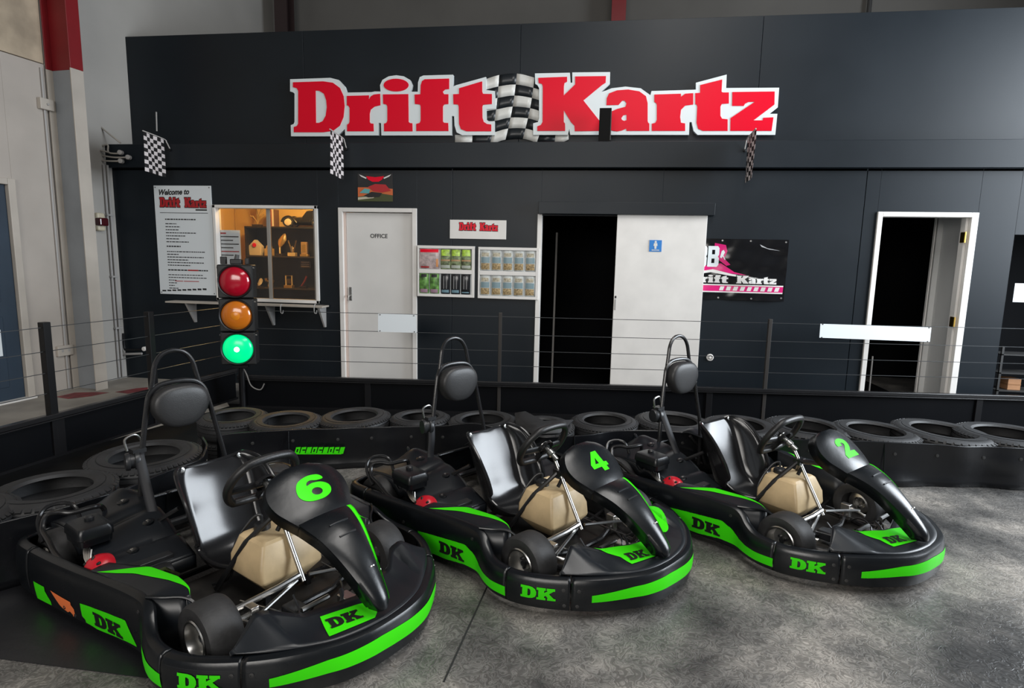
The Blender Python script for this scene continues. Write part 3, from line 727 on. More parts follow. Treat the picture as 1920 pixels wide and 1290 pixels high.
    for k, (i, j) in enumerate([(.93, .12), (.93, .88)]):
        p = seat(i, j); MB().lathe([(.014, .004), (.013, .010), (.006, .011), (.006, .008), (.0004, .008)], p, (1, 0, .2), 14).build('bolt', M_CHROME, so)
    ss = MB()
    for s in (1, -1): ss.tube([(-1.13, s*.19, .36), (-1.30, s*.27, .24), (-1.42, s*.30, .09)], .010, 8)
    ss.build('seat_stay', M_TUBE, R)
    # ---- roll hoop, headrest
    big = cat([(-1.46, -.235, .10), (-1.455, -.215, .38), (-1.475, -.185, .58), (-1.49, -.150, .76), (-1.497, -.130, .825), (-1.502, -.085, .862), (-1.502, 0, .872), (-1.502, .085, .862), (-1.497, .130, .825), (-1.49, .150, .76), (-1.475, .185, .58), (-1.455, .215, .38), (-1.46, .235, .10)], 6)
    MB().tube(big, .0125, 10).build('headrest_frame', M_TUBE, R)
    hp = cat([(-1.505, -.118, .835), (-1.508, -.105, .90), (-1.513, -.090, .965), (-1.517, -.055, 1.012), (-1.518, 0, 1.028), (-1.517, .055, 1.012), (-1.513, .090, .965), (-1.508, .105, .90), (-1.505, .118, .835)], 6)
    MB().tube(hp, .0115, 10).build('roll_hoop', M_TUBE, R)
    pr = []
    for k, (d, sc_) in enumerate([(-.030, .86), (-.034, .93), (-.028, .985), (-.005, 1.0), (.018, .985), (.030, .93), (.036, .82), (.040, .6), (.042, .3), (.0425, .02)]):
        ring = []
        for a in range(36):
            t = 2*math.pi*a/36; cx_, cy_ = math.cos(t), math.sin(t)
            x = math.copysign(abs(cx_)**.72, cx_)*.140; y = math.copysign(abs(cy_)**.78, cy_)*.108
            x *= 1-.24*max(0, -y/.108)                     # narrower toward the bottom
            ring.append((-1.466+d, x*sc_, .752+y*sc_))
        pr.append(ring)
    MB().loft(pr).build('headrest_pad', M_PAD, R, smooth=70)
    # belt reel, belt
    br = MB().lathe([(.0005, -.03), (.040, -.03), (.043, -.022), (.043, -.012), (.036, -.010), (.036, .008), (.043, .010), (.043, .022), (.040, .03), (.0005, .03)], (-1.475, -.235, .52), (.25, 1, 0), 24)
    br.box((-1.485, -.205, .565), (.05, .06, .02)); br.build('belt_reel', M_ENG, R)
    MB().tube(cat([(-1.475, -.255, .575), (-1.478, -.26, .63), (-1.48, -.215, .645), (-1.482, -.19, .615), (-1.48, -.185, .575)], 5), .006, 8).build('belt_loop', M_CHROME, R)
    by = [(-1.45, -.215, .555), (-1.38, -.225, .45), (-1.30, -.235, .33), (-1.22, -.240, .22), (-1.15, -.235, .13)] if num != '4' else [(-1.455, -.215, .55), (-1.44, -.225, .44), (-1.43, -.24, .34), (-1.39, -.25, .29), (-1.33, -.26, .28)]
    C2 = np.array(cat(by, 6))
    MB().grid(lambda i, j: (C2[int(round(i*(len(C2)-1)))][0]+.030*(j-.5)*.35, C2[int(round(i*(len(C2)-1)))][1]+.040*(j-.5), C2[int(round(i*(len(C2)-1)))][2]+.012*(j-.5)), len(C2), 3).build('seat_belt', M_BELT, R, solid=.003)
    # ---- engine
    def cov(i, j):
        u = -1.66+.68*i; v_ = -.20-.32*j
        z = .24+.10*math.sin(math.pi*min(1, i*1.15+.12))**.8*(1-.55*j**1.5)
        z += .05*math.exp(-((u+1.56)/.08)**2-((v_+.27)/.07)**2)
        z -= .035*math.exp(-((u+1.34)/.03)**2)*(.3+j*.7) + .05*max(0, i-.82)/.18 + .03*math.exp(-((u+1.02)/.05)**2-((v_+.50)/.05)**2)
        return (u, v_, z)
    cv = MB().grid(cov, 44, 20)
    cv.grid(lambda i, j: (lambda p: (p[0], p[1]-.004, p[2]-.05*j))(cov(i, 1)), 44, 2)
    cv.grid(lambda i, j: (lambda p: (p[0]+.004, p[1], p[2]-.06*j))(cov(1, i)), 20, 2)
    cv = cv.build('engine_cover', M_PANEL, R, solid=.005)
    for (i, j) in ((.62, .25), (.80, .62), (.30, .30)):
        p = cov(i, j); MB().lathe([(.026, -.002), (.026, .004), (.018, .008), (.010, .007), (.0005, .007)], p, (0, -.2, 1), 16).build('cover_boss', M_PLAST, cv)
        MB().lathe([(.007, .0), (.007, .011), (.0004, .012)], p, (0, -.2, 1), 8).build('bolt', M_ALU, cv)
    def cov2(i, j): p = cov(i, j); return (p[0], -p[1], p[2]-.03)
    MB().grid(cov2, 30, 12).build('battery_cover', M_PANEL, R, solid=.005)
    en = MB().bx(-1.32, -1.00, -.50, -.28, .09, .22)
    for k in range(5): en.bx(-1.16, -.98, -.46, -.30, .10+k*.022, .108+k*.022)
    en.lathe([(.0005, -.05), (.05, -.05), (.055, -.03), (.055, .03), (.05, .05), (.0005, .05)], (-.97, -.36, .15), (0, 1, 0), 20)
    en.tube([(-1.30, -.47, .2), (-1.30, -.47, .27)], .022, 12)
    en.build('engine_block', M_ENG, R, bevel=.006)
    vb = MB().bx(-1.02, -.93, -.42, -.40, .15, .215).tube([(-.98, -.44, .17), (-.93, -.35, .20), (-.93, -.30, .15)], .010, 8)
    vb.build('exhaust_port', mat('green_tinted_metal', (.06, .075, .03), .4, metal=.6, var=.6, vscale=40), R)
    ab = MB().loft([rr(-1.27, -.50, .070, .052, .285, .02), rr(-1.27, -.50, .082, .062, .290, .02), rr(-1.27, -.50, .085, .064, .318, .02), rr(-1.27, -.50, .089, .068, .322, .02), rr(-1.27, -.50, .088, .067, .350, .02), rr(-1.27, -.50, .080, .060, .366, .022), rr(-1.27, -.50, .060, .042, .370, .02)])
    ab = ab.build('air_box', M_PLAST, R, smooth=40)
    MB().lathe([(.018, 0), (.02, .012), (.012, .018), (.0004, .018)], (-1.29, -.49, .368), (0, 0, 1), 12).build('wing_nut', M_ENG, ab)
    MB().tube([(-1.27, -.49, .29), (-1.26, -.49, .24), (-1.22, -.46, .20)], .026, 12).build('carburettor', M_ENG, R)
    for k in range(5): MB().tube(cat([(-1.20-.02*k, -.52, .27), (-1.17, -.535-.004*k, .235), (-1.14+.02*k, -.52, .215+.006*k)], 4), .004, 6).build('throttle_linkage', M_ALU, R)
    rs = MB().lathe([(.0005, .052), (.030, .052), (.050, .040), (.062, .020), (.066, -.004), (.066, -.012), (.05, -.02)], (-1.085, -.530, .222), (.25, -1, .55), 28)
    rs = rs.build('recoil_starter', M_RED, R)
    axr = Vector((.25, -1, .55)).normalized(); u1 = axr.orthogonal().normalized(); u2 = axr.cross(u1)
    for k in range(6):
        a = k*math.pi/3
        c_ = Vector((-1.085, -.530, .222))+axr*.044+(u1*math.cos(a)+u2*math.sin(a))*.040
        MB().box(c_, (.020, .012, .010), R=Matrix((u1*math.cos(a)+u2*math.sin(a), -u1*math.sin(a)+u2*math.cos(a), axr)).transposed()).build('starter_slot', M_GDARK, rs, bevel=.003)
    # guard tube and silencer behind the engine
    MB().tube(cat([(-1.00, -.525, .235), (-1.10, -.600, .225), (-1.30, -.61, .24), (-1.42, -.605, .275), (-1.50, -.60, .30), (-1.53, -.575, .345), (-1.50, -.54, .36), (-1.46, -.50, .355), (-1.44, -.42, .36), (-1.46, -.38, .34), (-1.48, -.36, .28)], 6), .011, 10).build('guard_tube', M_TUBE, R)
    MB().tube(cat([(-1.47, -.61, .255), (-1.55, -.60, .32), (-1.58, -.56, .365), (-1.56, -.50, .375), (-1.52, -.47, .36), (-1.49, -.46, .30)], 6), .009, 8).build('lifting_handle', M_TUBE, R)
    si = MB().lathe([(.0005, -.11), (.05, -.11), (.062, -.10), (.062, .10), (.05, .11), (.025, .112), (.025, .16), (.02, .16), (.02, .10)], (-1.58, -.42, .19), (0, 1, 0), 24)
    si.build('silencer', M_ENG, R)
    MB().tube(cat([(-1.66, -.25, .27), (-1.62, -.27, .36), (-1.56, -.30, .34)], 4), .008, 8).build('rear_bracket', M_PANEL, R)
    return R

K6 = make_kart('6', 'go-kart numbered 6, nearest the camera, with an orange side marker', (-.766, 2.003, 0), -.485, .024, 6)
K4 = make_kart('4', 'go-kart numbered 4, in the middle of the three', (.346, 2.647, 0), -.649, -.025, 4)
K2 = make_kart('2', 'go-kart numbered 2, furthest right of the three', (1.62, 3.021, 0), -.795, .0, 2)
# green oval sticker on the far flap of the middle kart and dark rubber mat under kart six
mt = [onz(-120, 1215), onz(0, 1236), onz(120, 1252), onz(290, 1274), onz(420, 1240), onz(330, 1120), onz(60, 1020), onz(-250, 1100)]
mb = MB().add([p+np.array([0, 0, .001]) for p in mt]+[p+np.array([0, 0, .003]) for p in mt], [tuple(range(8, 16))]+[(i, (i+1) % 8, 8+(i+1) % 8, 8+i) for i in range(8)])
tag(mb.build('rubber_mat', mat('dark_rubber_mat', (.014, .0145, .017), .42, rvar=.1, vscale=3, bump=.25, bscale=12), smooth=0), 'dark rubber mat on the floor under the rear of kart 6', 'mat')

# ================================================================== TYRE BARRIER
BZ = 0.30
TY_BACK = [(437, 778, 126), (537, 785, 132), (666, 778, 134), (788, 779, 112), (906, 784, 128), (1018, 795, 118), (1134, 786, 123), (1262, 786, 137), (1388, 794, 130), (1513, 797, 144), (1641, 804, 142), (1767, 805, 157), (1890, 810, 158)]
TY_LEFT = [(272, 850, 196), (98, 912, 216), (-108, 962, 240)]
def tyre_mesh(kind):
    R0, h = .27, .155
    t = MB(); half = h/2; ri = .165
    prof = [(ri, -half*.80), (ri+.012, -half*.98), (ri+.05, -half*1.0), (R0-.035, -half*.96), (R0-.012, -half*.80), (R0-.001, -half*.6), (R0, -half*.45), (R0-.007, -half*.42), (R0-.007, -half*.36), (R0, -half*.33), (R0+.002, -half*.04), (R0-.006, -half*.02), (R0-.006, half*.02), (R0+.002, half*.04), (R0, half*.33), (R0-.007, half*.36), (R0-.007, half*.42), (R0, half*.45), (R0-.001, half*.6), (R0-.012, half*.80), (R0-.035, half*.96), (R0-.050, half*.975), (R0-.054, half*.95), (R0-.060, half*.975), (ri+.05, half*1.0), (ri+.022, half*1.0), (ri+.012, half*.98), (ri, half*.80), (ri+.035, half*.6), (R0-.02, half*.4), (R0-.015, 0), (R0-.02, -half*.4), (ri+.035, -half*.6)]
    t.lathe(prof, (0, 0, half), (0, 0, 1), 48, closed=True)
    # tread blocks round the shoulder
    for k in range(44 if kind else 60):
        a = 2*math.pi*k/(44 if kind else 60); c_, s_ = math.cos(a), math.sin(a)
        t.box((c_*(R0-.010), s_*(R0-.010), h*.84), (.020, .024 if kind else .018, .020), R=Matrix.Rotation(a, 3, 'Z') @ Matrix.Rotation(.5, 3, 'Y'))
    # bead rib
    t.lathe([(ri+.004, half*2-.014), (ri+.010, half*2-.005), (ri+.017, half*2-.010)], (0, 0, 0), (0, 0, 1), 48)
    me = t.mesh('tyre'); me.materials.append(M_OLD)
    me.polygons.foreach_set('use_smooth', [True]*len(me.polygons)); me.set_sharp_from_angle(angle=math.radians(38)); me.update()
    return me
TM = [tyre_mesh(0), tyre_mesh(1)]
TZ = .156
ordn = ['first', 'second', 'third', 'fourth', 'fifth', 'sixth', 'seventh', 'eighth', 'ninth', 'tenth', 'eleventh', 'twelfth', 'thirteenth']
# band: black belting wrapped along the front of the tyres
def tyre_cd(cx, cy, wd):
    c = onz(cx, cy, TZ*2); e0, e1 = onz(cx-wd/2, cy, TZ*2), onz(cx+wd/2, cy, TZ*2)
    return c[:2], float(np.linalg.norm(e1-e0))
def belt_path(lst, head, tail):
    C = [tyre_cd(*t) for t in lst]; out = list(head)
    for i, (c, D) in enumerate(C):
        a = C[max(i-1, 0)][0]; b = C[min(i+1, len(C)-1)][0]; t = (b-a)/np.linalg.norm(b-a); n_ = np.array([t[1], -t[0]])
        for k in (-.18, .18): out.append(c+n_*(D/2+.022)+t*D*k)
    return out+list(tail)
def band_thing(pts, label, hump=None):
    P = np.array(cat(pts, 6)); n = len(P)
    t = thing('tyre_barrier_belt', label, 'barrier', (P[0][0], P[0][1], 0)); inv = Matrix.Translation(-Vector(t.location))
    tan = np.gradient(P, axis=0); tan /= np.linalg.norm(tan, axis=1)[:, None]
    nn = np.stack([tan[:, 1], -tan[:, 0]], 1)
    rs = np.random.RandomState(3)
    hs = [0, .04, .10, .16, .22, .27, .295, .30]
    L = np.concatenate([[0], np.cumsum(np.linalg.norm(np.diff(P, axis=0), axis=1))])
    def f(i, j):
        k = int(round(i*(n-1))); z = hs[int(round(j*(len(hs)-1)))]
        o = .010*math.sin(L[k]*7+z*9)+.008*math.sin(L[k]*17+1)+.012*math.sin(z*20+L[k]*3)*(z < .2) + (.02*(1-z/.08) if z < .08 else 0)
        o = max(o, -.004)
        hz = 1+(.16*math.exp(-((P[k][0]-hump)/.22)**2) if hump is not None else 0)
        return (P[k][0]+nn[k][0]*o, P[k][1]+nn[k][1]*o, z*hz+.006*math.sin(L[k]*4.3)*(z/.3))
    o = MB().grid(f, n, len(hs)).build('belt', M_BAND, t, solid=.012, smooth=50); o.matrix_parent_inverse = inv
    for k in range(4, n-3, 7):
        p = f(k/(n-1), 4/7.)
        b = MB().lathe([(.012, 0), (.011, .005), (.004, .006), (.0004, .006)], (p[0]+nn[k][0]*.006, p[1]+nn[k][1]*.006, p[2]), (nn[k][0], nn[k][1], 0), 10).build('bolt', mat('dark_bolt2', (.07, .07, .07), .4, metal=.7), t); b.matrix_parent_inverse = inv
    for k in range(10, n-3, 26):
        p0, p1 = f(k/(n-1), 0), f(k/(n-1), 1)
        b = MB().tube([(p0[0]+nn[k][0]*.006, p0[1]+nn[k][1]*.006, .01), (p1[0]+nn[k][0]*.006, p1[1]+nn[k][1]*.006, .295)], .005, 6).build('lap_joint', M_BAND, t); b.matrix_parent_inverse = inv
    return t, inv, P, nn, f
cT = tyre_cd(*TY_BACK[0])
lp = belt_path(TY_LEFT[::-1], [], [])
corner = onz(412, 812, .30)[:2]
bL, invL, _a, _b, _c2 = band_thing(lp+[corner+np.array([-.06, -.10])], 'black belting along the front of the tyres on the left side')
bB, invB, PB, NB, FB = band_thing([corner+np.array([.0, -.03])]+belt_path(TY_BACK[1:], [], []), 'long black belting along the front of the back row of tyres', float(onz(906, 784, .3)[0]))
for row, lst, bt, inv in (('back', TY_BACK, bB, invB), ('left', TY_LEFT, bL, invL)):
    for i, (cx, cy, wd) in enumerate(lst):
        c, D = tyre_cd(cx, cy, wd); k = D/.54
        if row == 'back':
            tip = (.05, .03, 0) if i == 5 else (random.uniform(-.03, .03), random.uniform(-.035, .035), 0)
        else: tip = (random.uniform(-.02, .02), random.uniform(-.03, .03), 0)
        o = bpy.data.objects.new('tyre', TM[i % 2]); COL.objects.link(o)
        o.scale = (k, k, 1); o.location = (c[0], c[1], TZ+.004); o.rotation_euler = (tip[0], tip[1], random.uniform(0, 6))
        if row == 'back':
            lab = ['old black car tyre in the corner where both rows of tyres meet', None, None, None, None, 'sagging torn black tyre behind the steering wheel of kart 4', None, None, None, None, None, None, 'old black car tyre cut off by the right edge of the photo'][i] or 'old black car tyre in the back row, %s from the corner' % ordn[i]
        else: lab = ['old black car tyre on the left side behind the reel of kart 6', 'large black car tyre on the left side nearest the concrete wall', 'black car tyre at the left edge, only its rim in view'][i]
        tag(o, lab, 'tyre', 'old tyres in the track barrier')
        lo = bpy.data.objects.new('lower_tyre', TM[(i+1) % 2]); COL.objects.link(lo); lo.parent = bt; lo.matrix_parent_inverse = inv
        lo.scale = (k, k, 1); lo.location = (c[0], c[1], 0.001); lo.rotation_euler = (0, 0, i)
# torn flap of rubber over the sagging tyre, green faded lettering on the belt
p = [onz(965, 775, .36), onz(985, 772, .37), onz(1020, 790, .34), onz(1075, 788, .35), onz(1050, 812, .31), onz(1000, 815, .30), onz(968, 800, .32)]
fm = MB().add([tuple(x) for x in p], [tuple(range(7))]).build('torn_flap', M_OLD, bB, solid=.01, smooth=60); fm.matrix_parent_inverse = invB
# ================================================================== FENCES
BF0, BF1 = onz(600, 706, .33), onz(1920, 741, .33)
bd = (BF1-BF0)/np.linalg.norm(BF1-BF0); bd[2] = 0; bn = np.array([bd[1], -bd[0], 0])
def bfp(px, z=.33):
    d = ray(px, 706+(px-600)*35/1320.); n_ = np.cross(bd, [0, 0, 1.]); t = (n_ @ (BF0-CP))/(n_ @ d); p = CP+d*t; return float((p-BF0) @ bd)
LF0, LF1 = onz(0, 890.6), onz(300, 793.8)
ld2 = (LF1-LF0)/np.linalg.norm(LF1-LF0); ln2 = np.array([ld2[1], -ld2[0], 0])
def lfp(px, py):
    d = ray(px, py); t = (ln2 @ (LF0-CP))/(ln2 @ d); p = CP+d*t; return float((p-LF0) @ ld2)
M_FPAN = mat('black_fence_sheet', (.0022, .0026, .0036), .5, rvar=.1, vscale=3, spec=.10)
M_FPOST = mat('black_fence_post', (.006, .006, .007), .4, spec=.25)
M_FRAIL = mat('black_fence_rail', (.013, .013, .014), .24, rvar=.08, vscale=5)
M_WIRE = mat('fence_wire', (.10, .105, .11), .35, metal=.7)
def fence(label, O, d, n, s0, s1, posts, stubs, wires, knuckle=0):
    t = thing('barrier_fence', label, 'fence', tuple(O+d*s0)[:2]+(0,)); inv = Matrix.Translation(-Vector(t.location)); O = np.array([O[0], O[1], 0])
    ang = math.atan2(d[1], d[0])
    def put(mb, nm, mm, **k):
        o = mb.build(nm, mm, t, **k); o.matrix_parent_inverse = inv; return o
    ed = sorted([s0]+[x for x in stubs+posts if s0 < x < s1]+[s1])
    for a, b in zip(ed[:-1], ed[1:]):
        put(MB().box(O+d*(a+b)/2+np.array([0, 0, .155]), (b-a-.004, .012, .29), ang), 'fence_sheet', M_FPAN, smooth=0)
    c = O+d*(s0+s1)/2
    put(MB().box(c+n*.012+np.array([0, 0, .312]), (s1-s0, .05, .036), ang), 'top_rail', M_FRAIL, smooth=0, bevel=.005)
    put(MB().box(c+n*.030+np.array([0, 0, .286]), (s1-s0, .012, .010), ang), 'rail_lip', M_FRAIL, smooth=0, bevel=.002)
    put(MB().box(c+n*.012+np.array([0, 0, .012]), (s1-s0, .03, .02), ang), 'bottom_rail', M_FPOST, smooth=0)
    for x in stubs: put(MB().box(O+d*x+n*.014+np.array([0, 0, .145]), (.06, .02, .28), ang), 'stub_post', M_FPOST, smooth=0, bevel=.003)
    for x, wd in zip(posts, [None]*len(posts)):
        wdt = .034 if not knuckle else .055
        put(MB().box(O+d*x-n*.004+np.array([0, 0, .5]), (wdt, wdt, 1.0), ang), 'post', M_FPOST if knuckle else mat('brown_black_post', (.020, .017, .015), .5), smooth=0, bevel=.004)
    for z in wires:
        put(MB().tube([O+d*(s0+(s1-s0)*k/12)+np.array([0, 0, z-.004*math.sin(math.pi*k/12)]) for k in range(13)], .0028, 6), 'wire', M_WIRE)
        if knuckle:
            e = O+d*(s1-.12)+np.array([0, 0, z]); put(MB().tube([e, e+d*.03+np.array([0, 0, .02]), e+d*.04+np.array([0, 0, -.015])], .005, 6), 'wire_clip', M_ALU)
    return t
WZ = [.966, .792, .635, .487]
sc_ = bfp(447)
fence('low black fence with four wires along the back of the track', BF0, bd, bn, sc_, bfp(2150), [bfp(936), bfp(1434)], [bfp(690), bfp(1330), bfp(1836)], WZ)
lend = lfp(440, 692)
fence('low black fence with four wires on the left, beside the concrete wall', LF0, ld2, ln2, -2.6, lend, [lfp(92, 700), lfp(284, 660)], [lfp(112, 820)], WZ, 1)
# plates hung on the back fence
def plate(label, px, nm='blank_sign_plate'):
    n_ = np.cross(bd, [0, 0, 1.]); P = []
    for x, y in px:
        d = ray(x, y); t = (n_ @ (BF0+bn*.012-CP))/(n_ @ d); P.append(CP+d*t)
    B = [p+bn*.004 for p in P]
    m = MB().add(P+B, [(0, 1, 2, 3), (7, 6, 5, 4), (0, 4, 5, 1), (1, 5, 6, 2), (2, 6, 7, 3), (3, 7, 4, 0)])
    t = thing(nm, label, 'sign', P[3]); inv = Matrix.Translation(-Vector(t.location))
    o = m.build('board', M_BOARD, t, smooth=0); o.matrix_parent_inverse = inv
    for p, q in zip(B, (B[2], B[3], B[0], B[1])):
        e = p+(q-p)/np.linalg.norm(q-p)*.022
        b = MB().lathe([(.006, 0), (.006, .003), (.0004, .004)], e, tuple(bn), 8).build('bolt', MATS['dark_bolt'], t); b.matrix_parent_inverse = inv
plate('small blank pale plate on the fence in front of the office door', [(709, 588), (780, 590), (781, 624), (709, 622)])
plate('long blank white plate on the fence in front of the open doorway', [(1538, 607), (1746, 614), (1743, 641), (1536, 633)])
# ================================================================== TRAFFIC LIGHT
tc = onz(452, 706, .33); Yt = float(tc[1])
def tp(x, y): p = ony(x, y, Yt-.1); return p
tb, tt = tp(437, 687), tp(432, 496)
T = thing('traffic_light', 'traffic light with red, amber and lit green lens in the fence corner', 'traffic light', (tb[0], Yt+.02, 0))
zt0, zt1 = float(tb[2]), float(tt[2])
yawt = math.atan2(-float(tb[0])*1.0, float(Yt))*.55
T.rotation_euler = (0, 0, yawt)
H = (zt1-zt0)/3; Wt = .315
M_TLH = mat('black_signal_housing', (.010, .011, .012), .45)
def lens(m): return m
cols = [mat('green_lens_lit', (.0, .62, .20), .2, emit=1.1), mat('amber_lens', (.62, .17, .012), .16, coat=.6), mat('red_lens', (.42, .004, .02), .16, coat=.6)]
for k in range(3):
    z0 = zt0+H*k
    hb = MB().bx(-Wt/2, Wt/2, -.06, .10, z0+.003, z0+H-.003).build('signal_housing', M_TLH, T, smooth=0, bevel=.012)
    r = H*.43
    MB().lathe([(r, -.055), (r+.004, -.075), (r+.012, -.082), (r+.018, -.07), (r+.018, -.05)], (0, 0, z0+H/2), (0, 1, 0), 40).build('lens_ring', M_TLH, hb)
    ls = MB().lathe([(r, -.062), (r*.93, -.078), (r*.7, -.094), (r*.4, -.103), (r*.1, -.106), (.0005, -.106)], (0, 0, z0+H/2), (0, 1, 0), 36).build('lens', cols[k], hb, smooth=60)
    if k == 0: MB().lathe([(r*.18, -.105), (r*.14, -.109), (.0005, -.111)], (0, 0, z0+H/2), (0, 1, 0), 18).build('lamp_core', mat('green_lamp_core', (.82, 1.0, .9), .3, emit=5), hb)
    if k == 1: MB().lathe([(r*.30, -.1045), (r*.25, -.1075), (.0005, -.109)], (0, 0, z0+H/2), (0, 1, 0), 18).build('lens_centre', mat('amber_centre', (.75, .24, .015), .25), hb)
    for s in (-1, 1): MB().lathe([(.008, 0), (.008, .01), (.0004, .011)], (s*(Wt/2), -.02, z0+H*.9), (s, 0, 0), 8).build('hinge_bolt', M_ALU, hb)
MB().bx(-.05, .05, -.02, .06, zt1, zt1+.05).build('cable_gland', M_TLH, T, bevel=.008)
MB().tube([(.0, .02, zt1+.04), (.01, .02, zt1+.09)], .02, 10).build('cable_gland', mat('grey_gland', (.06, .06, .06), .5), T)
MB().bx(-.14, -.09, -.0, .05, zt1, zt1+.07).build('bracket', M_TLH, T, bevel=.004); MB().bx(.08, .11, 0, .05, zt1, zt1+.06).build('bracket', M_TLH, T, bevel=.004)
MB().tube([(0, .03, .0), (0, .03, zt0+.02)], .028, 12).build('signal_post', M_FPOST, T)
MB().box((0, .02, zt0-.02), (.14, .08, .03)).build('post_flange', M_FPOST, T, bevel=.003)
MB().tube(cat([(.03, .0, zt0-.05), (.06, -.03, .35), (.10, -.04, .24), (.18, -.04, .20), (.22, -.04, .26)], 5), .006, 6).build('cable', mat('grey_cable', (.16, .15, .14), .5), T)

# ================================================================== BIG SIGN
def zA(a, b): return wp(520+a/3.84, 110+b/3.84, YU-.06)
def zB(a, b): return wp(980+a/3.84, 110+b/3.84, YU-.06)
LET = {}
LET['D'] = ('A', [[(112, 170), (330, 163), (400, 173), (450, 210), (477, 270), (484, 340), (476, 420), (450, 482), (400, 520), (330, 530), (118, 530), (118, 492), (140, 485), (150, 468), (150, 232), (140, 213), (112, 205)], [(275, 230), (300, 231), (335, 252), (352, 300), (356, 350), (348, 410), (326, 450), (300, 462), (278, 462)]])
LET['r'] = ('A', [[(500, 268), (660, 264), (658, 295), (672, 272), (695, 258), (740, 253), (742, 335), (700, 345), (672, 367), (665, 395), (665, 455), (672, 466), (692, 468), (694, 523), (502, 523), (502, 475), (515, 466), (520, 450), (520, 355), (512, 340), (500, 335)]])
LET['i'] = ('A', [[(760, 257), (943, 255), (945, 455), (955, 463), (972, 465), (974, 523), (768, 523), (768, 468), (785, 462), (792, 445), (792, 345), (785, 330), (762, 325)]])
LET['dot'] = ('A', [[(855+90*math.cos(k*math.pi/16), 190+46*math.sin(k*math.pi/16)) for k in range(32)]])
LET['f'] = ('A', [[(1062, 148), (1237, 143), (1237, 218), (1207, 222), (1191, 238), (1200, 256), (1232, 256), (1232, 326), (1200, 330), (1192, 345), (1192, 450), (1200, 461), (1230, 463), (1232, 521), (1000, 521), (1000, 470), (1025, 462), (1032, 445), (1032, 345), (1027, 330), (990, 326), (988, 258), (1030, 256), (1032, 192), (1041, 162)]])
LET['t'] = ('A', [[(1308, 213), (1475, 163), (1475, 238), (1481, 253), (1545, 254), (1545, 326), (1482, 332), (1476, 345), (1477, 425), (1486, 455), (1510, 470), (1540, 474), (1540, 523), (1362, 523), (1322, 507), (1308, 470), (1306, 345), (1300, 330), (1268, 328), (1266, 256), (1308, 254)]])
LET['K'] = ('B', [[(112, 138), (320, 130), (320, 165), (301, 175), (297, 200), (296, 265), (378, 185), (378, 128), (600, 125), (598, 172), (570, 190), (437, 300), (570, 468), (592, 480), (592, 520), (375, 522), (372, 482), (350, 460), (296, 372), (296, 455), (305, 466), (306, 520), (105, 520), (105, 487), (130, 478), (143, 455), (145, 200), (139, 182), (115, 175)]])
LET['a'] = ('B', [[(603, 335), (605, 285), (622, 250), (680, 228), (760, 222), (840, 235), (888, 270), (900, 320), (900, 450), (905, 463), (912, 466), (912, 520), (748, 520), (745, 503), (715, 517), (680, 524), (630, 515), (605, 480), (603, 430), (622, 388), (680, 362), (740, 346), (747, 320), (735, 302), (717, 302), (703, 318), (690, 333)], [(710, 428), (724, 408), (748, 403), (748, 443), (731, 448), (715, 441)]])
LET['r2'] = ('B', [[(948, 258), (1140, 252), (1140, 274), (1170, 252), (1228, 248), (1228, 330), (1170, 338), (1140, 368), (1134, 420), (1140, 461), (1170, 466), (1170, 520), (930, 520), (930, 468), (955, 462), (966, 440), (966, 332), (960, 318), (948, 312)]])
LET['t2'] = ('B', [[(1278, 190), (1437, 150), (1432, 237), (1440, 243), (1485, 243), (1485, 322), (1434, 326), (1424, 345), (1424, 412), (1436, 432), (1476, 436), (1476, 520), (1300, 520), (1264, 505), (1252, 462), (1257, 345), (1252, 330), (1243, 328), (1243, 248), (1278, 246)]])
LET['z'] = ('B', [[(1510, 240), (1815, 236), (1813, 330), (1662, 444), (1728, 444), (1733, 425), (1806, 422), (1792, 520), (1495, 520), (1497, 428), (1672, 310), (1625, 312), (1600, 325), (1592, 340), (1508, 340)]])
SILA = [(90, 147), (380, 137), (440, 152), (482, 198), (497, 243), (675, 240), (700, 235), (742, 236), (738, 190), (755, 152), (800, 126), (855, 118), (910, 126), (955, 152), (971, 187), (966, 215), (956, 237), (1010, 237), (1012, 170), (1024, 132), (1050, 120), (1265, 114), (1265, 200), (1285, 190), (1502, 130), (1503, 225), (1565, 232), (1575, 360), (1505, 362), (1507, 440), (1522, 450), (1565, 450), (1565, 550), (1330, 550), (1290, 530), (1275, 480), (1272, 412), (1255, 412), (1255, 552), (748, 552), (745, 462), (728, 462), (727, 552), (487, 552), (485, 505), (440, 547), (400, 558), (97, 558), (95, 478), (115, 470), (122, 455), (122, 250), (110, 240), (90, 235)]
SILB = [(88, 105), (340, 100), (345, 172), (357, 172), (357, 98), (630, 95), (628, 178), (566, 238), (600, 228), (640, 212), (740, 200), (850, 212), (920, 262), (928, 232), (1248, 222), (1248, 172), (1470, 113), (1466, 210), (1848, 208), (1838, 350), (1780, 396), (1835, 396), (1820, 548), (1260, 548), (1232, 520), (1217, 455), (1202, 455), (1198, 548), (342, 548), (335, 505), (325, 548), (75, 548), (75, 465), (110, 455), (118, 430), (118, 210), (106, 190), (90, 180)]
def wall_shape(contours, y, th, name, m, parent, inv=None, bevel=0.0):
    """contours in (X, Z) on a wall-parallel plane whose front is at y"""
    v, f = glyph(contours, th)
    o = MB().add([(p[0], y+th/2-p[2], p[1]) for p in v], f).build(name, m, parent, smooth=0, fixn=False, bevel=bevel)
    if inv is not None: o.matrix_parent_inverse = inv
    return o
def at_inv(loc): return Matrix.Translation(-Vector(tuple(map(float, loc))))
sx, sz = zA(1000, 560)
SG = thing('wall_sign', 'big red and white Drift Kartz sign with a checkered flag', 'sign', (sx, YU, sz)); si_ = at_inv((sx, YU, sz))
cv = {'A': zA, 'B': zB}
ys = YU-.055
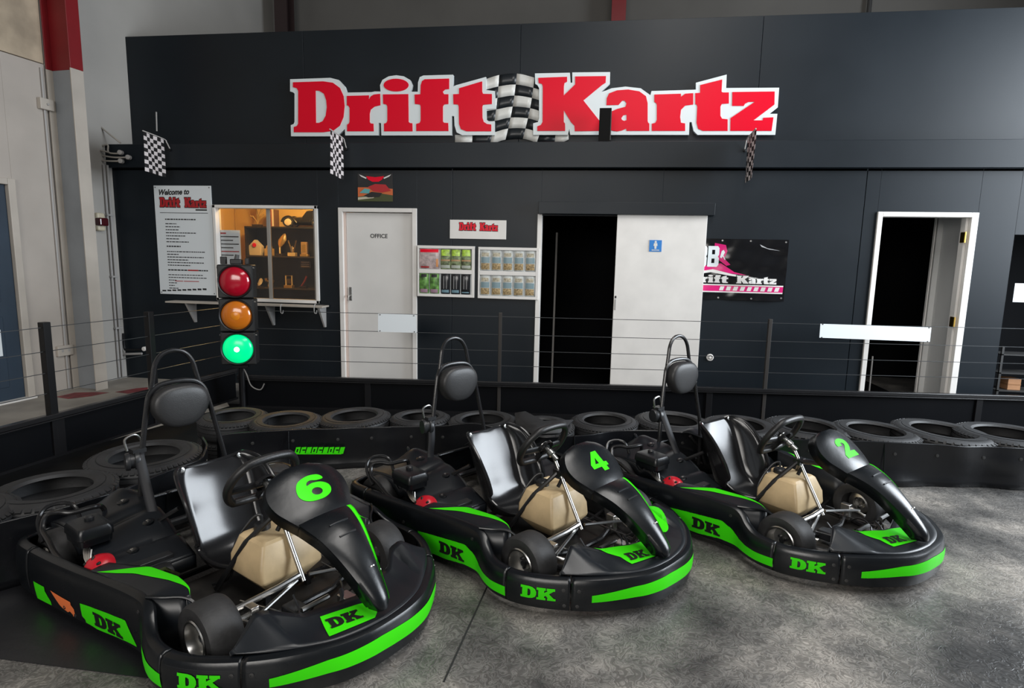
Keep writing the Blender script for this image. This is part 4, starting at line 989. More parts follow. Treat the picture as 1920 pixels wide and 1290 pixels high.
wall_shape([[zA(*p) for p in SILA]], ys, .045, 'white_backing', M_SIGNW, SG, si_, .003)
wall_shape([[zB(*p) for p in SILB]], ys, .045, 'white_backing', M_SIGNW, SG, si_, .003)
for k, (w_, cs) in LET.items():
    wall_shape([[cv[w_](*p) for p in c] for c in cs], ys-.006, .007, 'red_letter', M_SIGNR, SG, si_)
# wavy checkered flag behind the letters
ctop = [(1475, 152), (1595, 113), (1722, 100), (1850, 130), (1975, 175)]; cbot = [(1400, 612), (1530, 612), (1640, 578), (1765, 572), (1866, 603)]
fg = MB()
def fl_pt(c, r):
    i0 = min(int(c), 3); fr = c-i0
    T_ = np.array(cat(ctop, 4)); B_ = np.array(cat(cbot, 4))
    a_ = T_[int(round(c*4))]; b_ = B_[int(round(c*4))]
    q = a_+(b_-a_)*r/6.; q = q+np.array([10*math.sin(r/6*math.pi), 0])
    X_, Z_ = zA(*q); return (X_, YU-.030-.008*math.sin(c*1.7+.5), Z_)
for c in range(4):
    for r in range(6):
        fg.grid(lambda i, j: fl_pt(c+i, r+j), 5, 3, mi=(c+r) % 2)
for q, mi in (([(1275, 545), (1400, 545), (1400, 612), (1275, 612)], 0),):
    fg.add([(zA(*p)[0], YU-.03, zA(*p)[1]) for p in q], [(0, 1, 2, 3)], mi)
for q, mi in (([(95, 540), (235, 540), (228, 605), (100, 605)], 1), ([(235, 540), (330, 540), (330, 578), (262, 610), (228, 610)], 0)):
    fg.add([(zB(*p)[0], YU-.03, zB(*p)[1]) for p in q], [tuple(range(len(q)))], mi)
o = fg.build('checkered_flag', [mat('flag_white', (.66, .66, .63), .35, var=.1, vscale=8), mat('flag_black', (.012, .015, .018), .35)], SG, solid=.004, smooth=40); o.matrix_parent_inverse = si_
# black box on the ledge in front of the sign
bx0, bz0 = wp(1122, 265, YF+.06); bx1, bz1 = wp(1147, 203, YF+.06)
BX = thing('black_speaker_box', 'upright black box on the ledge in front of the letter a', 'box', ((bx0+bx1)/2, YF+.1, ZF1))
MB().bx(-(bx1-bx0)/2, (bx1-bx0)/2, -.06, .10, 0, bz1-ZF1).build('cabinet', mat('matte_black_box', (.003, .003, .003), .6, spec=.1), BX, smooth=0, bevel=.004)
MB().bx((bx1-bx0)/2-.006, (bx1-bx0)/2+.003, -.062, .09, .02, bz1-ZF1-.03).build('side_strip', M_ENG, BX, smooth=0)

# ================================================================== CHECKERED PENNANTS on poles
def pennant(px, py, label, L, HH):
    b = ony(px, py, YF-.02)                                          # where the flag's wall end hangs
    t = thing('checkered_pennant', label, 'flag', (b[0], YF, b[2]), group='checkered pennants on the fascia')
    MB().tube(cat([(.0, -.0, -.10), (.0, -.05, -.03), (0, -.10, .0), (0, -.10-L, .025)], 6), .006, 8).build('pole', mat('white_pole', (.5, .48, .46), .4), t)
    MB().lathe([(.014, 0), (.014, .02), (.006, .024), (.0004, .024)], (0, 0, -.10), (0, -1, 0), 12).build('pole_socket', M_FPOST, t)
    m = MB(); nc, nr = 6, 10
    def pt(c, r): return (.006*math.sin(c*1.3+r*.25), -.10-L*c/nc, .025*c/nc-.008-HH*r/nr)
    for c in range(nc):
        for r in range(nr): m.add([pt(c, r), pt(c+1, r), pt(c+1, r+1), pt(c, r+1)], [(0, 1, 2, 3)], (c+r) % 2)
    m.build('cloth', [mat('pennant_white', (.68, .63, .63), .7), mat('pennant_black', (.006, .005, .006), .7)], t, smooth=0, solid=.001, fixn=False)
pennant(316, 263, 'checkered pennant on a pole at the far left, above the welcome board', .30, .40)
pennant(648, 261, 'checkered pennant on a pole under the letter D of the big sign', .30, .42)
pennant(1398, 262, 'checkered pennant seen edge-on under the letter z of the big sign', .30, .42)
p0, p1 = ony(293, 210, YU-.02), ony(294, 246, YU-.02)
tag(MB().tube([p0, p1], .008, 8).build('wall_rod', M_GALV), 'short pale rod on the upper wall above the far-left pennant', 'rod')

# ================================================================== WALL BOARDS
def board(nm, label, cat_, x0, x1, z0, z1, m, th=.008, y=YW, group=None, bevel=.001):
    t = thing(nm, label, cat_, (x0, y, z0), group=group); inv = at_inv((x0, y, z0))
    o = MB().bx(x0, x1, y-th, y-.0005, z0, z1).build('panel', m, t, smooth=0, bevel=bevel); o.matrix_parent_inverse = inv
    return t, inv
def rel(o, inv): o.matrix_parent_inverse = inv; return o
def rects(t, inv, nm, m, rs, y, th=.0008):
    s = MB()
    for (a, b, c, d) in rs: s.bx(a, b, y-th, y, c, d)
    return rel(s.build(nm, m, t, smooth=0), inv)
M_RTXT = mat('red_print', (.42, .01, .015), .5)
def print_lines(t, inv, x0, x1, z, n, dz, h, y, seed, m=M_INK, lens=None, name='print_line'):
    """each line of small print is a row of short word marks"""
    rs = random.Random(seed)
    for k in range(n):
        L = (lens[k] if lens else rs.uniform(.6, 1))*(x1-x0); x = x0; r_ = []
        while x < x0+L:
            w_ = rs.uniform(.012, .04); r_.append((x, min(x+w_, x0+L), z-k*dz-h/2, z-k*dz+h/2)); x += w_+.007
        rects(t, inv, name, m, r_, y)
def logo(t, inv, x0, x1, z0, z1, y, m, shadow=None, th=.0012):
    """the big sign's lettering scaled into a box"""
    xa, xb = zA(90, 300)[0], zB(1848, 300)[0]; za, zb = zA(600, 552)[1], zA(600, 100)[1]
    f = lambda p: (x0+(p[0]-xa)/(xb-xa)*(x1-x0), z0+(p[1]-za)/(zb-za)*(z1-z0))
    if shadow:
        rel(wall_shape([[f(zA(*p)) for p in SILA]], y-th/2, th/2, 'logo_shadow', shadow, t), inv); rel(wall_shape([[f(zB(*p)) for p in SILB]], y-th/2, th/2, 'logo_shadow', shadow, t), inv)
    for k, (w_, cs) in LET.items():
        rel(wall_shape([[f(cv[w_](*p)) for p in c] for c in cs], y-th*1.5, th, 'logo_letter', m, t), inv)
# welcome board
x0, z1 = wp(289, 348); x1, _ = wp(396, 348); _, z0 = wp(345, 552)
t, inv = board('welcome_board', 'tall white welcome board with printed text, left of the window', 'notice board', x0, x1, z0, z1, M_BOARD, .010)
bw, bh = x1-x0, z1-z0; yb = YW-.0105
rel(wall_text('Welcome to', x0+.05, z1-.105, yb, .085, M_INK, 'heading', t, shear=.35, offset=.003, align='LEFT', sx=.88, rot=.03), inv)
logo(t, inv, x0+.06, x1-.06, z1-.245, z1-.115, yb, M_RTXT, M_INK)
rects(t, inv, 'print_line', M_INK, [(x1-.2, x1-.06, z1-.275, z1-.260)], yb)
rects(t, inv, 'rule', M_INK, [(x0+.06, x1-.05, z1-.305, z1-.299)], yb)
print_lines(t, inv, x0+.12, x0+.50, z1-.375, 1, .03, .013, yb, 1, lens=[1])
print_lines(t, inv, x0+.12, x0+.52, z1-.425, 7, .034, .010, yb, 2, lens=[.35, .45, .4, .95, .6, .4, .7])
print_lines(t, inv, x0+.12, x0+.30, z1-.68, 1, .03, .014, yb, 3, lens=[1])
print_lines(t, inv, x0+.12, x0+.60, z1-.74, 6, .031, .010, yb, 4, lens=[1, .3, .95, .55, .95, .6])
print_lines(t, inv, x0+.12, x0+.62, z1-.95, 1, .03, .014, yb, 5, lens=[1])
rects(t, inv, 'print_line', M_RTXT, [(x0+.37, x0+.50, z1-.957, z1-.942)], yb-.0008)
print_lines(t, inv, x0+.12, x0+.60, z1-1.005, 6, .031, .009, yb, 6, lens=[.9, 1, .2, .22, .15, .25])
rects(t, inv, 'print_line', M_RTXT, [(x0+.20, x0+.30, z0+.150, z0+.158), (x0+.31, x0+.50, z0+.150, z0+.158)], yb)
for k in range(9): rects(t, inv, 'print_line', M_INK, [(x0+.03+k*.064, x0+.03+k*.064+.048, z0+.030+k*.0035, z0+.046+k*.004)], yb)
for (a, b) in ((.02, .02), (bw-.02, .02), (.02, bh-.02), (bw-.02, bh-.02)):
    rel(MB().lathe([(.006, 0), (.006, .004), (.0004, .004)], (x0+a, yb, z0+b), (0, -1, 0), 8).build('bolt', MATS['dark_bolt'], t), inv)
# small picture above the office door: dark poster with a red machine shape
x0, z1 = wp(671, 325); x1, z0 = wp(737, 378)
t, inv = board('small_poster', 'small colourful poster on the wall above the office door', 'poster', x0, x1, z0, z1, mat('poster_black', (.012, .012, .013), .35), .006)
yb = YW-.0065; W_, H_ = x1-x0, z1-z0
P_ = lambda a, b: (x0+W_*a, z0+H_*b)
for pts, mm in (([(0, .0), (1, 0), (1, .45), (.55, .5), (0, .5)], mat('print_orange', (.55, .12, .03), .4)), ([(0, 0), (1, 0), (1, .22), (.6, .3), (.3, .22), (0, .16)], mat('print_dark_green', (.05, .06, .015), .5)),
                ([(0, .05), (.45, .12), (.5, .2), (0, .14)], mat('print_cream', (.5, .46, .35), .5)), ([(.24, .9), (.30, .78), (.42, .7), (.60, .7), (.70, .78), (.76, .9), (.5, .86)], M_SIGNR),
                ([(.04, .96), (.10, .88), (.24, .80), (.26, .84), (.12, .92)], M_WHITE), ([(.96, .96), (.90, .88), (.76, .80), (.74, .84), (.88, .92)], M_WHITE),
                ([(.30, .52), (.5, .62), (.8, .6), (.95, .38), (.7, .32), (.45, .36)], M_RTXT), ([(.05, .30), (.2, .46), (.36, .42), (.32, .28)], mat('print_teal', (.10, .35, .36), .4)), ([(.18, .2), (.4, .34), (.7, .3), (.62, .16), (.3, .14)], M_BLACK)):
    rel(wall_shape([[P_(*p) for p in pts]], yb-.0008*(1+len(t.children)*.6), .0006, 'printed_shape', mm, t), inv)
# long white sign right of the office door
x0, z1 = wp(844, 412); x1, z0 = wp(949, 449)
t, inv = board('name_sign', 'white rectangular sign with small red Drift Kartz logo', 'sign', x0, x1, z0, z1, M_FRAME, .010)
logo(t, inv, x0+W_*.25, x1-W_*.22, z0+(z1-z0)*.42, z0+(z1-z0)*.92, YW-.0105, M_SIGNR, M_INK)
# male sign etc. come with the sliding door
# OFFICE door ---------------------------------------------------------
D0, D1, _, DZ1 = DOOR1
t = thing('door_1', 'white office door in a white frame', 'door', ((D0+D1)/2, YW, 0)); inv = at_inv(((D0+D1)/2, YW, 0))
fw = .05
rel(MB().bx(D0, D0+fw, YW-.02, YW+.10, 0, DZ1).build('frame', M_FRAME, t, smooth=0, bevel=.004), inv)
rel(MB().bx(D1-fw, D1, YW-.02, YW+.10, 0, DZ1).build('frame', M_FRAME, t, smooth=0, bevel=.004), inv)
rel(MB().bx(D0+fw, D1-fw, YW-.02, YW+.10, DZ1-.045, DZ1).build('frame', M_FRAME, t, smooth=0, bevel=.004), inv)
rel(MB().bx(D0+fw, D0+fw+.022, YW+.012, YW+.09, 0, DZ1-.045).build('door_stop', mat('pinkish_timber', (.62, .50, .44), .5), t, smooth=0), inv)
lf = rel(MB().bx(D0+fw+.024, D1-fw-.004, YW+.025, YW+.065, .008, DZ1-.05).build('leaf', M_WHITE, t, smooth=0, bevel=.003), inv)
hx, hz = wp(656, 551)
hh = rel(MB().bx(hx-.018, hx+.018, YW+.012, YW+.026, hz-.075, hz+.075).build('handle_plate', M_CHROME, t, smooth=0, bevel=.006), inv)
rel(MB().tube([(hx, YW+.014, hz-.02), (hx, YW-.030, hz-.02), (hx-.006, YW-.036, hz-.06)], .010, 10).build('handle', M_CHROME, t), inv)
ox, oz = wp(709, 446); rel(wall_text('OFFICE', ox, oz, YW+.024, .062, M_INK, 'office_lettering', t, offset=.001), inv)
struct(t)
# product display boards ------------------------------------------------
def display(label, px, nm='display_board'):
    x0, z1 = wp(px[0], px[1]); x1, z0 = wp(px[2], px[3])
    t = thing(nm, label, 'display board', (x0, YW, z0)); inv = at_inv((x0, YW, z0))
    rel(MB().bx(x0, x1, YW-.010, YW-.0005, z0, z1).build('back_panel', M_BOARD, t, smooth=0), inv)
    w_ = .03
    for b in ((x0, x1, z1-w_, z1), (x0, x1, z0, z0+w_), (x0, x0+w_*.6, z0+w_, z1-w_), (x1-w_, x1, z0+w_, z1-w_)):
        rel(MB().bx(b[0], b[1], YW-.035, YW-.010, b[2], b[3]).build('frame', M_FRAME, t, smooth=0, bevel=.002), inv)
    zm = (z0+z1)/2; rel(MB().bx(x0+w_*.6, x1-w_, YW-.035, YW-.010, zm-.022, zm+.022).build('middle_rail', M_FRAME, t, smooth=0, bevel=.002), inv)
    return x0+w_*.6, x1-w_, z0+w_, z1-w_, zm
a = display('white framed display board of assorted packs beside the office door', (784, 460, 890, 558))
M_CLEAR = mat('clear_plastic', (.55, .62, .62), .12, spec=.6)
def pack(x0, x1, z0, z1, label, body, prints, depth=.028, group='packs on the wall display'):
    t = thing('product_pack', label, 'package', ((x0+x1)/2, YW-.010, z0), group=group); inv = at_inv(((x0+x1)/2, YW-.010, z0))
    yf = YW-.010-depth
    def pil(i, j):
        x = x0+(x1-x0)*i; z = z0+(z1-z0)*j; return (x, yf+depth*.55*(abs(2*i-1)**3*.6+abs(2*j-1)**4*.6), z)
    m = MB().grid(pil, 9, 9); m.bx(x0+.001, x1-.001, YW-.022, YW-.0105, z0+.001, z1-.001)
    rel(m.build('pouch', body, t, smooth=40), inv)
    for (a_, b_, c_, d_, mm) in prints:
        s = MB().grid(lambda i, j: (lambda p: (p[0], p[1]-.0012, p[2]))(pil(a_+(b_-a_)*i, c_+(d_-c_)*j)), 6, 6); rel(s.build('print', mm, t, smooth=40), inv)
    return t
gm = mat('pack_green', (.10, .24, .05), .3, var=.8, vscale=22); gl = mat('pack_lime', (.36, .55, .06), .3, var=.5, vscale=26); gd = mat('pack_olive', (.16, .20, .10), .35, var=.7, vscale=30); wr = mat('pack_redwhite', (.45, .36, .35), .3, var=.4, vscale=24)
X0, X1, Z0, Z1, ZM = a; wd = X1-X0
pack(X0+.005, X0+wd*.385, ZM+.026, Z1-.004, 'red and white pack in the top row of the assorted display', wr, [(.04, .96, .82, .98, M_SIGNR), (.08, .5, .05, .12, M_RTXT), (.85, .95, .1, .5, mat('print_orange2', (.6, .25, .08), .4))])
for k, nm in enumerate(('left', 'middle', 'right')):
    pack(X0+wd*(.41+.195*k), X0+wd*(.60+.195*k), ZM+.026, Z1-.004, 'green and yellow pack, %s of three in the top row of the assorted display' % nm, gd, [(.1, .9, .66, .97, gl), (.05, .95, .40, .48, mat('print_tan', (.42, .25, .12), .4)), (.05, .95, .05, .2, mat('print_pale', (.45, .48, .42), .4))])
for k, nm in enumerate(('left', 'right')):
    pack(X0+.005+wd*.195*k, X0+wd*(.185+.195*k), Z0+.004, ZM-.026, 'dark green pack with pink foot, %s of two in the bottom row' % nm, gm, [(.1, .9, .03, .22, mat('print_mauve', (.35, .22, .28), .4)), (.2, .8, .82, .97, M_BLACK)])
for k, nm in enumerate(('left', 'middle', 'right')):
    pack(X0+wd*(.42+.19*k), X0+wd*(.59+.19*k), Z0+.004, ZM-.026, 'black slim pack, %s of three in the bottom row of the assorted display' % nm, mat('pack_black', (.012, .013, .015), .2), [(.1, .9, .06, .20 if k < 2 else .12, mat('print_blue_grey', (.18, .30, .36), .3)), (.3, .38, .25, .9, mat('print_grey', (.3, .3, .3), .3)), (.6, .66, .25, .9, MATS['print_grey'])])
a = display('white framed display board of ten clear nut packs beside the sliding door', (898, 463, 1009, 562))
X0, X1, Z0, Z1, ZM = a; wd = (X1-X0)/5
nut = mat('nuts_print', (.36, .26, .13), .5, var=.6, vscale=60); tl = mat('pack_teal', (.20, .29, .32), .3); cl = mat('clear_bag', (.50, .52, .50), .18, var=.2, vscale=30)
for r in range(2):
    for k in range(5):
        za, zb = (ZM+.026, Z1-.004) if r == 0 else (Z0+.004, ZM-.026)
        pack(X0+wd*k+.006, X0+wd*(k+1)-.006, za, zb, 'clear nut pack, %s from the left in the %s row of its display' % (ordn[k], 'top' if r == 0 else 'bottom'), cl, [(.08, .92, .38, .66, tl), (.08, .92, .05, .36, nut), (.15, .85, .70, .88, mat('print_beige', (.42, .38, .28), .5, var=.4, vscale=50))])
# sliding door -----------------------------------------------------------
S0 = SLIDE[0]; SZ = SLIDE[3]
hx0, hz1 = wp(1010, 378, YW-.09); hx1, hz0 = wp(1340, 404, YW-.09)
tag_ = thing('door_3', 'white sliding door with a blue toilet sign', 'door', (wp(1240, 560)[0], YW, 0)); inv = at_inv((wp(1240, 560)[0], YW, 0)); struct(tag_)
rel(MB().bx(hx0, hx1, YW-.10, YW-.0005, hz0, hz1).build('track_cover', M_BLUEB, tag_, smooth=0, bevel=.003), inv)
lx0, lx1 = wp(1157, 420, YW-.05)[0], wp(1326, 420, YW-.05)[0]
rel(MB().bx(lx0, lx1, YW-.052, YW-.014, .012, hz0+.004).build('leaf', M_FRAME, tag_, smooth=0, bevel=.003), inv)
px_, pz_ = wp(1152, 570, YW-.052)
rel(MB().bx(px_+.002, px_+.016, YW-.058, YW-.051, pz_-.06, pz_+.05).build('latch', M_GALV, tag_, smooth=0, bevel=.002), inv)
rel(MB().bx(px_+.001, px_+.017, YW-.059, YW-.052, pz_+.062, pz_+.085).build('latch', M_FPOST, tag_, smooth=0, bevel=.002), inv)
rel(MB().bx(S0-.035, S0+.012, YW-.012, YW+.095, 0, hz0).build('jamb', M_FRAME, tag_, smooth=0, bevel=.003), inv)
mx0, mz1 = wp(1218, 450, YW-.055); mx1, mz0 = wp(1240, 472, YW-.055); ym = YW-.054
ms = thing('toilet_sign', 'small blue male toilet sign on the white sliding door', 'sign', (mx0, ym, mz0)); mi_ = at_inv((mx0, ym, mz0))
rel(MB().bx(mx0, mx1, ym-.003, ym+.001, mz0, mz1).build('plate', M_BLUE, ms, smooth=0), mi_)
mxc = (mx0+mx1)/2; mh = mz1-mz0
rel(wall_shape([[(mxc+.011*math.cos(a*.4), mz0+mh*.84+.011*math.sin(a*.4)) for a in range(16)]], ym-.0045, .001, 'figure_head', M_WHITE, ms), mi_)
rel(wall_shape([[(mxc-.016, mz0+mh*.74), (mxc+.016, mz0+mh*.74), (mxc+.020, mz0+mh*.5), (mxc+.011, mz0+mh*.5), (mxc+.009, mz0+mh*.24), (mxc-.009, mz0+mh*.24), (mxc-.011, mz0+mh*.5), (mxc-.020, mz0+mh*.5)]], ym-.0045, .001, 'figure_body', M_WHITE, ms), mi_)
rects(ms, mi_, 'caption', M_WHITE, [(mxc-.036+.013*k, mxc-.027+.013*k, mz0+.010, mz0+.020) for k in range(6)], ym-.004)
# pole standing inside the dark washroom
bx_, bz_ = wp(1043, 436, YW+.6)
tag(MB().tube([(bx_, YW+.6, .012), (wp(1036, 700, YW+.6)[0], YW+.6, bz_)], .012, 8).build('standing_pole', mat('dull_grey_pole', (.22, .21, .20), .5)), 'thin grey pole standing inside the dark doorway', 'pole')
# banner ---------------------------------------------------------------------
x0, z1 = wp(1302, 447); x1, _ = wp(1479, 447); _, z0 = wp(1400, 563)
B = thing('vinyl_banner', 'black and pink vinyl Drift Kartz banner beside the sliding door', 'banner', (x0, YW, z0)); inv = at_inv((x0, YW, z0))
W_, H_ = x1-x0, z1-z0; rsb = np.random.RandomState(5)
def bwave(x, z): return .018+.007*math.sin(x*9+z*5)+.005*math.sin(x*21-z*13)+.003*math.sin(z*33+x*5)
rel(MB().grid(lambda i, j: (x0+W_*i, YW-bwave(x0+W_*i, z0+H_*j), z0+H_*j), 60, 40).build('sheet', mat('gloss_black_banner', (.006, .006, .007), .16), B, smooth=70), inv)
def bprint(conts, mm, nm, off):
    v, f = glyph([dense([(x0+W_*a, z0+H_*b) for a, b in c], .02) for c in conts], 0); 
    rel(mapped(v, f, lambda x, z: (x, YW-bwave(x, z)-off, z), .035).build(nm, mm, B, smooth=0, fixn=False), inv)
bprint([[(0, .14), (.98, .14), (.98, .235), (0, .235)]], M_PINK, 'pink_band', .0012)
bprint([[(0, .235), (.98, .235), (.98, .255), (0, .255)]], M_WHITE, 'white_line', .0014); bprint([[(0, .120), (.98, .120), (.98, .14), (0, .14)]], M_WHITE, 'white_line', .0014)
bprint([[(.0, .52), (.30, .60), (.45, .46), (.62, .40), (.40, .44), (.22, .50), (.0, .44)]], M_PINK, 'pink_swoosh', .0012)
bprint([[(.0, .44), (.22, .50), (.42, .43), (.75, .36), (.75, .34), (.40, .40), (.2, .45), (.0, .40)]], M_WHITE, 'white_swoosh', .0014)
bprint([[(.22, .93), (.34, .90), (.36, .80), (.33, .68), (.40, .58), (.36, .56), (.27, .66), (.22, .88)]], M_PINK, 'pink_swoosh', .0012)
def seg8(cx, w_, zb, zt): 
    h = zt-zb; return [[(cx, zb), (cx+w_*.85, zb), (cx+w_, zb+h*.1), (cx+w_, zb+h*.42), (cx+w_*.9, zb+h*.5), (cx+w_, zb+h*.58), (cx+w_, zb+h*.9), (cx+w_*.85, zt), (cx, zt)], [(cx+w_*.35, zb+h*.18), (cx+w_*.62, zb+h*.18), (cx+w_*.62, zb+h*.40), (cx+w_*.35, zb+h*.40)], [(cx+w_*.35, zb+h*.60), (cx+w_*.62, zb+h*.60), (cx+w_*.62, zb+h*.82), (cx+w_*.35, zb+h*.82)]]
bprint(seg8(.155, .12, .54, .88), M_SIGNW, 'numeral', .0022); bprint(seg8(.06, .085, .54, .88), M_SIGNW, 'numeral', .0022)
bprint([[(.285, .70), (.30, .80), (.32, .82), (.335, .78), (.32, .73), (.345, .66), (.335, .66), (.315, .715), (.30, .68)]], M_SIGNW, 'numeral', .0022)
bprint([[(.70, .92), (.78, .86), (.92, .82), (.80, .84), (.72, .88)]], mat('print_silver', (.45, .46, .48), .3), 'grey_swoosh', .0012)
xa, xb = zA(90, 300)[0], zB(1848, 300)[0]; za, zb = zA(600, 552)[1], zA(600, 100)[1]
ff = lambda p: (-.02+(p[0]-xa)/(xb-xa)*.93+.0, .27+(p[1]-za)/(zb-za)*.155)
for sil, fn in ((SILA, zA), (SILB, zB)): bprint([[ff(fn(*p)) for p in sil]], M_BLACK, 'logo_outline', .0024)
for k, (w_, cs) in LET.items(): bprint([[ff(cv[w_](*p)) for p in c] for c in cs], M_WHITE, 'logo_letter', .0034)
for k in range(9):
    a_ = .30+.073*k; bprint([[(a_, .155), (a_+.045, .155), (a_+.058, .222), (a_+.013, .222)]], M_WHITE, 'print_mark', .0030)
for (a_, b_) in ((.97, .96), (.97, .05), (.3, .97), (.6, .97), (.3, .03), (.65, .03)):
    rel(MB().lathe([(.009, 0), (.009, .003), (.004, .0035), (.004, .001), (.0004, .001)], (x0+W_*a_, YW-bwave(x0+W_*a_, z0+H_*b_), z0+H_*b_), (0, -1, 0), 12).build('eyelet', M_ALU, B), inv)
# round wall knob
kx, kz = wp(1331, 670)
K_ = thing('round_wall_vent', 'small round white fitting low on the wall under the banner', 'fitting', (kx, YW, kz))
MB().lathe([(.036, 0), (.036, -.012), (.028, -.018), (.026, -.012), (.014, -.012), (.012, -.024), (.0005, -.026)], (0, 0, 0), (0, 1, 0), 24).build('rim', M_FRAME, K_)
MB().lathe([(.0265, -.0125), (.014, -.0125)], (0, 0, 0), (0, 1, 0), 20).build('groove', M_GALV, K_)
# right doorway -------------------------------------------------------------
D0, D1, _, DZ1 = DOOR2
t = thing('door_4', 'white framed open doorway at the right with brass hinges', 'door', ((D0+D1)/2, YW, 0)); inv = at_inv(((D0+D1)/2, YW, 0)); struct(t)
for b in ((D0, D0+.045, 0, DZ1), (D1-.06, D1, 0, DZ1), (D0+.045, D1-.06, DZ1-.045, DZ1)):
    rel(MB().bx(b[0], b[1], YW-.022, YW+.10, b[2], b[3]).build('frame', M_FRAME, t, smooth=0, bevel=.004), inv)
rel(MB().bx(D1-.085, D1-.062, YW+.02, YW+.10, 0, DZ1-.045).build('door_stop', M_FRAME, t, smooth=0, bevel=.003), inv)
for py in (445, 605):
    hx, hz = wp(1812, py); 
    rel(MB().bx(D1-.090, D1-.0845, YW+.0, YW+.075, hz-.05, hz+.05).build('hinge', M_BRASS, t, smooth=0, bevel=.002), inv)
    rel(MB().tube([(D1-.088, YW-.004, hz-.05), (D1-.088, YW-.004, hz+.05)], .008, 8).build('hinge', M_BRASS, t), inv)
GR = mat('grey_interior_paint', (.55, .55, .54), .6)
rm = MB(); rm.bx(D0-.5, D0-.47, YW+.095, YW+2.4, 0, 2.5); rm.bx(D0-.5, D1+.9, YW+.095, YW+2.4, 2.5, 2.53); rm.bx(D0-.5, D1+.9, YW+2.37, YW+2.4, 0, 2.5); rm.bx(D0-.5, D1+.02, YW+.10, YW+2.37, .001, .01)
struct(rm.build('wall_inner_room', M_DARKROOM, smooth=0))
dd = ray(1752, 560); ye = float((D1+.02)*dd[1]/dd[0])
struct(MB().bx(D1+.02, D1+.05, YW+.095, ye, 0, 2.5).build('wall_inner_side', GR, smooth=0))
struct(MB().bx(D1-.03, D1+.05, ye, ye+.04, 0, 2.08).build('trim_1', GR, smooth=0))
struct(MB().bx(D1-.055, D1-.045, ye+.0, ye+.03, 0, 2.08).build('trim_4', M_FRAME, smooth=0))
st_ = onz(1636, 715, .0)
tag(MB().tube([(wp(1637, 670, YW+.35)[0], YW+.35, 0), (wp(1636, 670, YW+.35)[0], YW+.35, wp(1636, 668, YW+.35)[1])], .008, 8).build('short_rod', MATS['dull_grey_pole']), 'thin upright rod just inside the right doorway', 'rod')
# nook at the far right: shelf with a cardboard box, white card
nx0, nz0 = wp(1893, 731, YW+.3); nx1, nz1 = wp(1910, 716, YW+.3)
bxo = thing('cardboard_box', 'small brown cardboard box at the right edge of the photo', 'box', ((nx0+nx1)/2, YW+.3, 0))
zb_ = nz0
MB().bx(-.06, .06, 0, .16, zb_, zb_+.115).build('carton', mat('cardboard', (.34, .17, .08), .7, var=.1, vscale=10), bxo, smooth=0, bevel=.003)
MB().bx(-.061, .061, -.001, .161, zb_+.050, zb_+.062).build('tape', mat('brown_tape', (.26, .13, .06), .4), bxo, smooth=0)
sh = thing('small_rack', 'dark rack behind the right edge opening, holding a brown box', 'rack', ((nx0+nx1)/2, YW+.38, 0))
for z in (zb_-.012, zb_+.17, zb_+.36): MB().bx(-.18, .25, -.12, .12, z, z+.011).build('shelf', mat('dark_rack_steel', (.03, .03, .03), .5), sh, smooth=0)
for x in (-.18, .24): MB().bx(x, x+.02, -.12, -.10, 0, zb_+.45).build('upright', MATS['dark_rack_steel'], sh, smooth=0)
cx_, cz_ = wp(1916, 568, YW-.01); _, cz1 = wp(1916, 532, YW-.01)
tag(MB().bx(cx_, cx_+.12, YW+.12, YW+.124, cz_, cz1).build('white_card', M_BOARD, smooth=0), 'white card at the extreme right edge, above the brown box', 'notice')

# ================================================================== SERVICE WINDOW AND OFFICE
w0, w1, wz0, wz1 = WIN
t = thing('window_1', 'white framed sliding service window looking into the lit office', 'window', ((w0+w1)/2, YW, wz0)); inv = at_inv(((w0+w1)/2, YW, wz0)); struct(t)
fw = .035
for b in ((w0, w0+fw, wz0, wz1), (w1-fw, w1, wz0, wz1), (w0, w1, wz1-fw, wz1), (w0, w1, wz0, wz0+fw)):
    rel(MB().bx(b[0], b[1], YW-.025, YW+.08, b[2], b[3]).build('frame', M_FRAME, t, smooth=0, bevel=.004), inv)
mxl = wp(502, 470)[0]
rel(MB().bx(mxl-.022, mxl+.022, YW+.03, YW+.055, wz0+fw, wz1-fw).build('mullion', mat('grey_mullion', (.30, .28, .25), .4), t, smooth=0, bevel=.003), inv)
rel(MB().bx(w1-fw-.035, w1-fw-.005, YW+.02, YW+.045, wz0+fw, wz1-fw).build('sash', MATS['grey_mullion'], t, smooth=0, bevel=.003), inv)
gm_ = bpy.data.materials.new('window_glass'); gm_.use_nodes = True
nt = gm_.node_tree; nt.nodes.clear(); o_ = nt.nodes.new('ShaderNodeOutputMaterial'); mx_ = nt.nodes.new('ShaderNodeMixShader'); tr = nt.nodes.new('ShaderNodeBsdfTransparent'); gl_ = nt.nodes.new('ShaderNodeBsdfGlossy')
gl_.inputs['Roughness'].default_value = .03; fr = nt.nodes.new('ShaderNodeFresnel'); fr.inputs['IOR'].default_value = 1.4
nt.links.new(fr.outputs[0], mx_.inputs[0]); nt.links.new(tr.outputs[0], mx_.inputs[1]); nt.links.new(gl_.outputs[0], mx_.inputs[2]); nt.links.new(mx_.outputs[0], o_.inputs[0])
rel(MB().bx(w0+fw, mxl, YW+.048, YW+.052, wz0+fw, wz1-fw).build('pane', gm_, t, smooth=0), inv)
rel(MB().bx(mxl, w1-fw, YW+.034, YW+.038, wz0+fw, wz1-fw).build('pane', gm_, t, smooth=0), inv)
